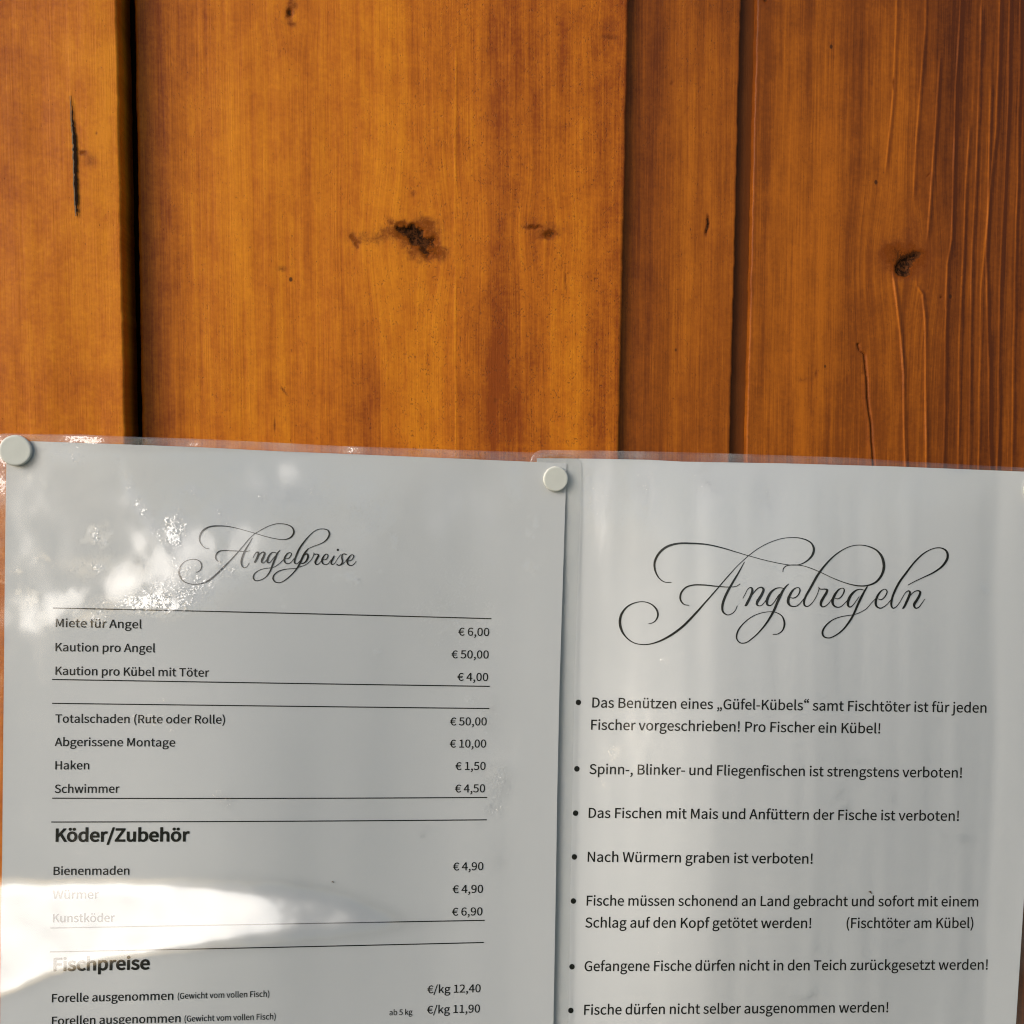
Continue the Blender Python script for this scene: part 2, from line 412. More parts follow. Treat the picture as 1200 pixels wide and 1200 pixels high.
def f_wide(px, py, X, Z):
    t = (px - 160) / 575
    st = 0.10 * fbm(X * 30, Z * 6, 4, 21) - 0.25 * blob(px, py, 380, 250, 70, 400) - 0.20 * blob(px, py, 250, 300, 60, 400) \
        + 0.14 * smooth(480, 700, px) + 0.16 * blob(px, py, 580, 60, 150, 130) \
        + 0.32 * blob(px, py, 590, 460, 55, 130) - 0.26 * blob(px, py, 655, 420, 16, 140) + 0.10 * smooth(520, 600, px) \
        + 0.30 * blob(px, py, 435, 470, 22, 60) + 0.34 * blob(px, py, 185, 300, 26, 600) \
        + 0.22 * blob(px, py, 316, 420, 5, 190) + 0.20 * blob(px, py, 230, 30, 80, 70) + 0.18 * blob(px, py, 419, 180, 4, 200)  # left-edge strip: grey-brown wood, deepened in colour for the left board's shade
    # warped grain round the knots
    gx = X.copy()
    for cx, cy_, r, a in ((485, 283, 34, 0.0055), (636, 269, 20, 0.0028), (343, 16, 16, 0.0024), (715, 42, 16, 0.002)):
        c = at(cx, cy_)[0]
        q = (px - cx) / r
        gx = gx - a * q * np.exp(-q * q * 0.5) * np.exp(-((py - cy_) / (2.2 * r)) ** 2)
    rg = 12 * fbm(px * 0.09, py * 0.13, 3, 31); rh = 12 * fbm(px * 0.11, py * 0.09, 3, 37)
    a, b = px + rg, py + rh
    kn = 1.15 * rblob(a, b, 477, 268, 17, 4.5, 0.45) + 1.05 * rblob(a, b, 494, 284, 23, 9, 0.55) + 0.3 * blob(a, b, 497, 300, 14, 8) \
        + 0.34 * blob(a, b, 460, 278, 60, 10) + 0.45 * blob(a, b, 502, 262, 20, 8) + 0.22 * blob(a, b, 490, 285, 28, 20) + 0.45 * blob(a, b, 416, 280, 5, 5) \
        + 0.85 * blob(px + rg * .4, py + rh * .4, 625, 265, 9, 2.2) + 0.72 * blob(px + rg * .4, py + rh * .4, 645, 274, 9, 4.5) + 0.25 * blob(a, b, 640, 268, 26, 10) \
        + 0.95 * blob(px + rg * .3, py + rh * .3, 340, 15, 4, 6) + 0.45 * blob(a, b, 343, 4, 8, 8) + 0.5 * blob(a, b, 344, 30, 7, 6) \
        + 0.40 * blob(px + rg * .5, py + rh * .4, 715, 43, 12, 3) + 0.22 * blob(a, b, 716, 32, 14, 12) + 0.4 * blob(px, py, 774 - 290, 227, 3, 4) \
        + 0.55 * blob(px + rg * .3, py, 663, 329, 1.2, 14) + 0.5 * blob(px, py, 581, 469, 2, 3) + 0.5 * blob(px, py, 322, 498, 1.4, 8) \
        + 0.6 * blob(px - 0.7 * (py - 458), py, 333, 458, 1.6, 6) + 0.35 * blob(px, py, 331, 315, 8, 4) + 0.4 * blob(px, py, 775, 493, 5, 3) \
        + 0.75 * blob(px, py, 735 , 262, 1.8, 14)
    # one scratch down the board
    d, on = line_dist(px, py, [(534, 60), (533, 300), (534, 540)])
    sc_ = np.exp(-(d / 0.9) ** 2) * on * (0.5 + 0.5 * (vnoise(py * 0.05, px * 0, 8) > -0.15))
    st = st - 0.45 * sc_
    pore = 0.25 + 1.0 * blob(px, py, 590, 430, 130, 170) + 0.5 * smooth(360, 560, px) + 0.6 * vnoise(X * 120, Z * 30, 3)
    return dict(stain_and_shade=st, knot=kn, pore=np.clip(pore, 0, 1.2), grain=gx, height=-0.0011 * np.clip(kn - 0.5, 0, 1) + 0.0001 * sc_)

def f_narrow(px, py, X, Z):
    st = 0.15 * fbm(X * 50, Z * 7, 4, 41) - 0.22 * blob(px, py, 835, 250, 30, 260) + 0.16 * blob(px, py, 760, 200, 22, 500) + 0.15 * blob(px, py, 800, 520, 60, 90) \
        + 0.10 * smooth(855, 870, px) + 0.12 * blob(px, py, 840, 0, 40, 60)  # left edge toned darker for the shadow cast by the wide board
    d, on = line_dist(px, py, [(829, 252), (830, 262), (828, 270), (826, 280)])
    kn = 1.6 * np.exp(-((d + 1.2 * vnoise(py * 0.3, px * 0, 9)) / 1.6) ** 2) * (blob(px, py, 829, 264, 8, 12, 2)) + 0.5 * blob(px, py, 787, 97 , 2.5, 3) + 0.3 * blob(px, py, 762, 312, 2.5, 3)
    return dict(stain_and_shade=st, knot=kn, pore=0.35 + 0.4 * vnoise(X * 120, Z * 30, 4))

RIDGES = [
    [(1051, -60), (1050, 40), (1047, 110), (1042, 160), (1038, 200)],
    [(1086, -60), (1085, 30), (1078, 110), (1073, 170), (1070, 230)],
    [(1101, 70), (1097, 140), (1091, 230), (1087, 280)],
    [(1127, -60), (1125, 10), (1120, 100), (1115, 280), (1110, 310), (1108, 400), (1105, 560)],
    [(1136, 150), (1131, 250), (1124, 400), (1123, 560)],
    [(1172, -60), (1170, 70), (1167, 150), (1150, 340), (1147, 560)],
    [(1150, 10), (1144, 200), (1138, 330), (1135, 560)],
    [(1197, -60), (1192, 200), (1188, 400), (1186, 560)],
    [(1184, -60), (1181, 120), (1172, 330), (1168, 560)],
    [(1046, 322), (1050, 350), (1056, 395), (1059, 440), (1059, 500), (1061, 560)],
    [(1074, 335), (1081, 345), (1084, 375), (1084, 450), (1086, 560)],
    [(1161, 100), (1156, 300), (1160, 560)],
]

def f_right(px, py, X, Z):
    st = 0.16 * fbm(X * 40, Z * 5, 4, 51) - 0.36 * blob(px, py, 965, 270, 34, 230) + 0.22 * smooth(1040, 1180, px) \
        + 0.14 * blob(px, py, 1100, 0, 160, 100) + 0.14 * blob(px, py, 900, 120, 18, 140) - 0.12 * blob(px, py, 935, 430, 20, 100) \
        + 0.10 * blob(px, py, 1060, 520, 60, 80) - 0.12 * blob(px, py, 1060, 100, 22, 90)
    h = 0; gx = X.copy()
    for k, r in enumerate(RIDGES):
        d, on = line_dist(px, py, r)
        d = d + 0.9 * fbm(py * 0.014 + 9 * k, px * 0, 2, 60 + k)
        # a ledge of hard late wood: sharp on its left, falling away on its right
        led = np.where(d < 0, np.exp(-(d / 0.9) ** 2), np.exp(-d / 4.0))
        h = h + (0.00042 if k in (9, 10) else (0.00020 if k in (3, 6) else 0.00013)) * led * on * (0.6 + 0.8 * fbm(py * 0.012 + 5 * k, px * 0, 2, 30 + k) ** 2 * 4)
        st = st + on * (0.36 * np.exp(-((d - 2.6) / 2.2) ** 2) - 0.28 * np.exp(-((d + 0.6) / 0.9) ** 2))
    for q in range(9):     # finer year rings at the right
        xq = 1130 + q * 9.5
        d = px - (xq - 0.022 * (py - 250) + 2.5 * fbm(py * 0.01 + q, px * 0, 3, 90 + q))
        h = h + 0.00005 * np.where(d < 0, np.exp(-(d / 0.8) ** 2), np.exp(-d / 3.0))
        st = st + 0.16 * np.exp(-((d - 2) / 1.8) ** 2) * (0.5 + vnoise(py * 0.01 + q * 3, px * 0, 7 + q))
    cx, cy_ = 1058, 308
    q = (px - cx) / 30
    gx = gx - 0.006 * q * np.exp(-q * q * 0.5) * np.exp(-((py - cy_) / 70) ** 2)
    rg = 9 * fbm(px * 0.08, py * 0.1, 3, 71); rh = 9 * fbm(px * 0.1, py * 0.09, 3, 77)
    a, b = px + rg, py + rh
    kn = 2.0 * blob(px + rg * .3, py + rh * .3, 1058, 315, 7.5, 7.5) + 0.85 * rblob(px + rg * .4, py + rh * .4, 1070, 302, 13, 4, -0.5) + 0.62 * blob(a, b, 1060, 302, 22, 17) + 0.25 * blob(a, b, 1062, 300, 42, 28) \
        + 0.22 * blob(a, b, 1036, 295, 9, 10) + 0.22 * blob(a, b, 1070, 262, 14, 22)
    # the open split below
    d, on = line_dist(px, py, [(1006, 404), (1008, 411), (1013, 415), (1016, 440), (1017, 465), (1021, 500), (1024, 545), (1026, 570)])
    d = d + 0.8 * fbm(py * 0.06, px * 0, 3, 83)
    kn = kn + 0.80 * np.exp(-(d / 1.15) ** 2) * (py > 402) * np.where(py > 402, 1, 0)
    h = h - 0.0007 * np.exp(-(d / 1.5) ** 2) * (py > 402) + 0.0003 * np.exp(-((d + 3) / 2.5) ** 2) * (py > 440)
    kn = kn + 0.55 * blob(px + 0.3 * rg, py, 957, 438, 1.8, 5) + 0.4 * blob(px, py, 993, 445, 2, 6) + 0.3 * blob(a, b, 943, 445, 9, 4) + 0.25 * blob(px, py, 992, 470, 2, 12) \
        + 0.9 * blob(px, py, 1103, 348, 2, 2.2) + 0.8 * blob(px + (py - 205) * .8, py, 1088, 205, 1.4, 3) + 0.9 * blob(a, b, 897, 2, 5, 6) + 0.6 * blob(px, py, 1047, 98, 1.4, 8) \
        + 0.3 * blob(px, py, 1095, 17, 4, 4)
    return dict(stain_and_shade=st, knot=kn, height=h - 0.0012 * np.clip(kn - 0.7, 0, 1), grain=gx, pore=0.25 + 0.4 * vnoise(X * 120, Z * 30, 5))

def f_plain(px, py, X, Z): return dict(stain_and_shade=0.1 * fbm(X * 40, Z * 5, 4, 5))

Y_LEFT, Y_NARROW, Y_GROOVE, Y_RIGHT = -0.0085, 0.0036, 0.0068, 0.0038
cst = lambda v: (lambda z: np.full_like(z, v))
e1 = edge((137, 0), (147.3, 510), Y_LEFT)
board('board', lambda z: e1(z) - 0.150, e1, Y_LEFT, 0.018, W_LEFT, f_left,
      'amber board at the far left with a long thin vertical crack', 0.0007, 0.0004, 3)
e2l = edge((157, 0), (166, 520), 0.0)
e2r = edge((737.5, 0), (726.5, 525), 0.0)
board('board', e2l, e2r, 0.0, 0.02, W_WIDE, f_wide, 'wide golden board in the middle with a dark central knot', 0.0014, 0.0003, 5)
e3l = lambda z: e2r(z) - 0.010
e3r = edge((869, 0), (856, 525), Y_NARROW)
board('board', e3l, e3r, Y_NARROW, 0.012, W_NARROW, f_narrow, 'narrow brown board set back between the two wider ones', 0.0008, 0.0003, 7)
e4l = edge((887.5, 0), (875, 525), Y_RIGHT)
board('board', lambda z: e4l(z), lambda z: e4l(z) + 0.150, Y_RIGHT, 0.012, W_RIGHT, f_right,
      'reddish brown board at the right with raised year rings and a round knot', 0.0007, 0.0003, 9, 0.00026)
board('groove_tongue', lambda z: e3r(z) - 0.004, lambda z: e4l(z) + 0.004, Y_GROOVE, 0.004, W_GROOVE, f_plain, None, 0.0002, 0.0001, 11)
board('backing_board', lambda z: e1(z) - 0.15, lambda z: e4l(z) + 0.185, 0.0225, 0.01, W_DARK, f_plain, None, 0.0002, 0.0002, 12)

# the wall goes on past the picture on both sides
for q in range(2):
    for sgn, e, y_, m_ in ((-1, lambda z: e1(z) - 0.150, Y_LEFT, W_WIDE), (1, lambda z: e4l(z) + 0.150, Y_RIGHT, W_LEFT)):
        a_ = lambda z, q=q, e=e, sgn=sgn: e(z) + (sgn * (0.004 + 0.155 * q) if sgn > 0 else -(0.155 + 0.155 * q))
        board('board', a_, lambda z, a_=a_: a_(z) + 0.151, y_, 0.03, m_, f_plain, None, 0.0007, 0.0003, 20 + q, 0.006)

# long open crack in the left board: a thin dark sliver with a grey splintered lip
lb = wall.children[0]
def sliver(name, pts, mat, d):
    V = []; n = len(pts)
    for x, y, wd in pts:
        for s_ in (-1, 0, 1): V.append(at(x + s_ * wd / 2, y, d - (0 if s_ else 0.0)))
    F = []
    for i in range(n - 1):
        for j in range(2): F.append([i * 3 + j, i * 3 + j + 1, i * 3 + j + 4, i * 3 + j + 3])
    return link(name, raw(name, np.array(V), F), mat, lb)
cp_ = [(83.2, 112, 0.5), (84, 125, 1.4), (85, 140, 2.6), (86, 152, 3.8), (87, 165, 5.0), (87.4, 178, 4.6), (87.8, 192, 5.2), (88, 205, 4.6), (88.4, 218, 5.0), (89, 232, 4.2), (89.6, 244, 2.8), (90, 256, 0.6)]
cpf = []
for i in range(len(cp_) - 1):
    for k in range(5):
        t_ = k / 5; a_, b_ = cp_[i], cp_[i + 1]
        cpf.append(((a_[0] + (b_[0] - a_[0]) * t_) + rng.normal(0, 0.3), a_[1] + (b_[1] - a_[1]) * t_, max(0.4, (a_[2] + (b_[2] - a_[2]) * t_) * (1 + rng.normal(0, 0.2)))))
sliver('crack_lip', [(x - 1.2, y, w_ * 0.5 + 0.4) for x, y, w_ in cpf], LIP, -Y_LEFT + 0.00035)
sliver('crack', [(x + 0.5, y, w_ * 0.72) for x, y, w_ in cpf], SLIT, -Y_LEFT + 0.00045)

# ------------------------------------------------------------------ the two laminated sheets
def interp(pts, q, k):
    p = sorted(pts, key=lambda a: a[k])
    return np.interp(q, [a[k] for a in p], [a[1 - k] for a in p])

XA = at(147, 550)[0]
def depth1(X, Z):
    l = 0.0018 + 0.0088 * np.exp(-(np.clip(X - XA - 0.002, 0, None) / 0.085) ** 2)
    zt = at(330, 530)[2]
    v = np.clip((zt - Z) / 0.29, 0, 1.2)
    return l + 0.0050 * np.sin(np.clip(v, 0, 1) * math.pi) * np.exp(-((X - at(290, 900)[0]) / 0.060) ** 2) + 0.0012 * v \
        + 0.0004 * np.sin(X * 55 + 1) * np.sin(Z * 21) + 0.0005 * fbm(X * 34, Z * 7, 2, 93) * smooth(0.0, 0.02, zt - Z)
X2R = at(652, 560)[0]
def depth2(X, Z):
    zt = at(900, 540)[2]
    v = np.clip((zt - Z) / 0.29, 0, 1.2)
    u = np.clip((X - X2R) / 0.19, -0.1, 1.2)
    l = 0.0011 - 0.0030 * smooth(0.0, 1.0, u)
    return l + 0.0115 * np.sin(np.clip(v, 0, 1) * math.pi) * smooth(0.02, 0.32, u) * (1 - 0.85 * smooth(0.3, 1.15, u)) + 0.0040 * np.sin(np.clip(u * 1.05, 0, 1) * math.pi) + 0.0008 * fbm(X * 48, Z * 4 + 3, 3, 91) * smooth(0.0, 0.02, zt - Z) - 0.0002 * v

def on_sheet(px, py, dep, off):
    d = 0.002
    for _ in range(4):
        P = at(px, py, d); d = dep(P[..., 0], P[..., 2]) + off
    return at(px, py, d)

class Sheet:
    """a sheet bounded by four measured edges (polylines in photograph pixels)"""
    def __init__(s, top, bottom, left, right, dep): s.top, s.bottom, s.left, s.right, s.dep = top, bottom, left, right, dep
    def px(s, u, v):
        def al(pts, t):
            p = np.array(pts, float); L = np.concatenate([[0], np.cumsum(np.hypot(*np.diff(p, axis=0).T))]); L /= L[-1]
            return np.stack([np.interp(t, L, p[:, 0]), np.interp(t, L, p[:, 1])], -1)
        T, B, L, R = al(s.top, u), al(s.bottom, u), al(s.left, v), al(s.right, v)
        c00, c10, c01, c11 = [np.array(q, float) for q in (s.top[0], s.top[-1], s.bottom[0], s.bottom[-1])]
        U, W = u[..., None], v[..., None]
        return (1 - W) * T + W * B + (1 - U) * L + U * R - ((1 - U) * (1 - W) * c00 + U * (1 - W) * c10 + (1 - U) * W * c01 + U * W * c11)
    def mesh(s, name, nu, nv, off, mat, parent, attrs=None, corner=0.0, rim=0.0):
        u, v = np.meshgrid(np.linspace(0, 1, nu), np.linspace(0, 1, nv))
        p = s.px(u, v)
        if corner:   # round the corners of the film by pulling the outline in
            cx = corner / 680.0; cv = corner / 940.0
            for (a, b) in ((0, 0), (1, 0), (0, 1), (1, 1)):
                du = np.abs(u - a) / cx; dv = np.abs(v - b) / cv
                k = (du < 1) & (dv < 1)
                r = np.hypot(1 - du, 1 - dv); m = np.maximum(1 - du, 1 - dv)
                f = np.where(k & (r > 1e-6), m / np.maximum(r, 1e-6), 1)
                # map the square corner onto the quarter disc
                uu = np.where(k, a + (1 if a == 0 else -1) * cx * (1 - (1 - du) * f), u)
                vv = np.where(k, b + (1 if b == 0 else -1) * cv * (1 - (1 - dv) * f), v)
                u, v = uu, vv
            p = s.px(u, v)
        P = on_sheet(p[..., 0], p[..., 1], s.dep, off)
        V = P.reshape(-1, 3); F = grid_faces(nv, nu)[:, ::-1].tolist()
        A = {k: f(p[..., 0], p[..., 1]).ravel() for k, f in (attrs or {}).items()}
        if rim:
            idx = np.arange(nu * nv).reshape(nv, nu)
            loop = np.concatenate([idx[0, :-1], idx[:-1, -1], idx[-1, :0:-1], idx[:0:-1, 0]])
            V2 = V[loop] + np.array([0, rim, 0]); base = len(V); n = len(loop)
            F += [[int(loop[i]), int(loop[(i + 1) % n]), base + (i + 1) % n, base + i] for i in range(n)]
            V = np.concatenate([V, V2]); A = {k: np.concatenate([a, a[loop]]) for k, a in A.items()}
        return link(name, raw(name, V, F, True, A), mat, parent)

paper1 = Sheet([(8, 515.8), (36, 517), (160, 521.2), (240, 524.4), (330, 529), (400, 531.7), (540, 537.6), (664, 543)],
               [(-1, 1440), (300, 1428), (641, 1418)],
               [(8, 515.8), (7, 570), (6, 640), (4.5, 800), (2.5, 1000), (0.5, 1150), (-1, 1440)],
               [(664, 543), (661.5, 620), (655.8, 800), (653, 930), (651, 1060), (648.5, 1200), (641, 1418)], depth1)
film1 = Sheet([(-10, 507.5), (8, 508), (100, 509.4), (147, 511.5), (240, 514.5), (400, 522.7), (560, 528), (625, 530.2), (682, 533)],
              [(-18, 1456), (300, 1446), (660, 1436)],
              [(-10, 507.5), (-11, 640), (-13, 800), (-16, 1150), (-18, 1456)],
              [(682, 533), (679, 620), (673, 800), (668, 1060), (666, 1200), (660, 1436)], depth1)
paper2 = Sheet([(629, 537), (700, 537.6), (760, 538.8), (800, 541), (920, 543), (1050, 546.7), (1200, 552.7), (1226, 554)],
               [(625, 1450), (900, 1436), (1168, 1420)],
               [(629, 537), (628, 800), (625, 1200), (625, 1450)],
               [(1226, 554), (1220, 700), (1211, 880), (1199.5, 1060), (1190.6, 1200), (1168, 1420)], depth2)
film2 = Sheet([(621, 527.2), (640, 527.4), (700, 528), (760, 529), (800, 530), (880, 532.3), (1000, 536.5), (1060, 540.5), (1200, 548), (1240, 551)],
              [(612, 1466), (900, 1452), (1180, 1436)],
              [(621, 527.2), (619, 800), (615, 1200), (612, 1466)],
              [(1240, 551), (1233, 700), (1223, 880), (1210, 1060), (1201, 1200), (1180, 1436)], depth2)

def crinkle1(px, py):
    n = 0.5 + 1.1 * fbm(px * 0.035, py * 0.035, 3, 5)
    f = 1.0 * blob(px, py, 245, 672, 34, 22) + 0.9 * blob(px, py, 200, 690, 34, 22) + 0.7 * blob(px, py, 170, 706, 50, 12) \
        + 0.9 * blob(px - 0.45 * (py - 590), py, 163, 590, 9, 36) + 0.75 * blob(px, py, 207, 622, 20, 28) + 0.5 * blob(px, py, 262, 612, 20, 16) \
        + 0.45 * blob(px, py, 120, 665, 50, 12) + 0.35 * blob(px, py, 80, 530, 40, 14) + 0.28 * blob(px, py, 330, 580, 90, 30) + 0.25 * blob(px, py, 420, 610, 80, 30) \
        + 0.55 * blob(px, py, 575, 845, 18, 22) + 0.55 * blob(px, py, 578, 900, 16, 26) + 0.40 * blob(px, py, 545, 870, 22, 20) + 0.45 * blob(px, py, 583, 1010, 12, 16) \
        + 0.35 * blob(px, py, 590, 950, 20, 60) + 0.35 * blob(px, py, 160, 845, 40, 12) + 0.25 * blob(px, py, 230, 850, 50, 18) + 0.5 * blob(px, py, 100, 725, 30, 10) \
        + 0.3 * blob(px, py, 603, 565, 12, 40) + 0.3 * blob(px, py, 540, 720, 60, 60)
    return np.clip(1.25 * f * np.clip(n + 0.35, 0, 1.4), 0, 1)

def crinkle2(px, py):
    n = 0.5 + 1.1 * fbm(px * 0.035, py * 0.035, 3, 15)
    f = 0.75 * blob(px, py, 705, 585, 22, 42) + 0.6 * blob(px, py, 755, 575, 14, 36) + 0.6 * blob(px, py, 724, 880, 18, 12) + 0.35 * blob(px, py, 716, 845, 14, 18) \
        + 0.8 * blob(px, py, 825, 556, 22, 26) + 0.7 * blob(px, py, 900, 572, 16, 30) + 0.25 * blob(px, py, 770, 835, 22, 18) + 0.2 * blob(px, py, 865, 870, 26, 18) \
        + 0.2 * blob(px, py, 690, 930, 20, 16) + 0.3 * blob(px, py, 1125, 552, 14, 4)
    return np.clip(1.25 * f * np.clip(n + 0.3, 0, 1.4), 0, 1)

def veil1(px, py):
    n = 0.65 + 1.1 * fbm(px * 0.035, py * 0.022, 4, 25)
    return 1.35 * np.clip(n, 0, 1.3) * (0.9 * blob(px, py + 0.35 * (px - 150), 150, 680, 120, 22) + 0.7 * blob(px, py, 260, 655, 70, 50) + 0.9 * blob(px, py, 325, 560, 34, 30) + 0.6 * blob(px - 0.4 * (py - 600), py, 150, 600, 22, 60)
        + 0.45 * blob(px, py, 540, 580, 60, 45) + 0.45 * blob(px, py, 40, 700, 50, 200) + 0.35 * blob(px, py, 450, 640, 120, 40) + 0.4 * blob(px, py, 600, 900, 50, 160) + 0.3 * blob(px, py, 150, 980, 160, 60))

def veil2(px, py):
    n = 0.65 + 1.1 * fbm(px * 0.045, py * 0.010, 4, 35)
    return 1.25 * np.clip(n, 0, 1.3) * (1.1 * blob(px, py, 706, 580, 20, 60) + 1.0 * blob(px, py, 757, 570, 14, 60) + 0.6 * blob(px, py, 830, 570, 18, 50) + 0.35 * blob(px, py, 920, 590, 20, 60)
        + 0.45 * blob(px, py, 740, 880, 60, 60) + 0.3 * blob(px, py, 800, 700, 150, 150) + 0.4 * blob(px, py, 1010, 590, 14, 70) + 0.3 * blob(px, py, 1080, 600, 30, 60) + 0.25 * blob(px, py, 870, 900, 60, 80))

def swell1(px, py):
    up = np.interp(px, [-50, 0, 120, 240, 330, 390, 430, 480], [1034, 1034, 1033, 1035, 1039, 1048, 1062, 1080])
    lo = np.interp(px, [-50, 0, 40, 80, 120, 200, 260, 330, 400, 480], [1180, 1165, 1147, 1131, 1121, 1111, 1105, 1098, 1090, 1082])
    a = smooth(-24, 24, py - up); b = smooth(-26, 16, lo - py)
    return a * b * smooth(545, 420, px) ** 0.7

def border_of(sheet, wd):
    def f(px, py):
        l = interp([(x, y) for x, y in sheet.left], py, 1); r = interp([(x, y) for x, y in sheet.right], py, 1)
        t = np.interp(px, [q[0] for q in sheet.top], [q[1] for q in sheet.top]); b = np.interp(px, [q[0] for q in sheet.bottom], [q[1] for q in sheet.bottom])
        dist = np.minimum(np.minimum(px - l, r - px), np.minimum(py - t, b - py))
        k = np.clip(0.75 + 1.3 * fbm(px * 0.02, py * 0.02, 3, 45), 0.1, 1.4) * (1 - 0.75 * smooth(900, 1080, px)) * (1 - 0.7 * smooth(9, 4, px) * smooth(560, 600, py))
        return smooth(wd, -wd, dist) * k * (1 - (0.85 * smooth(600, 655, px) if sheet is paper1 else 0))
    return f

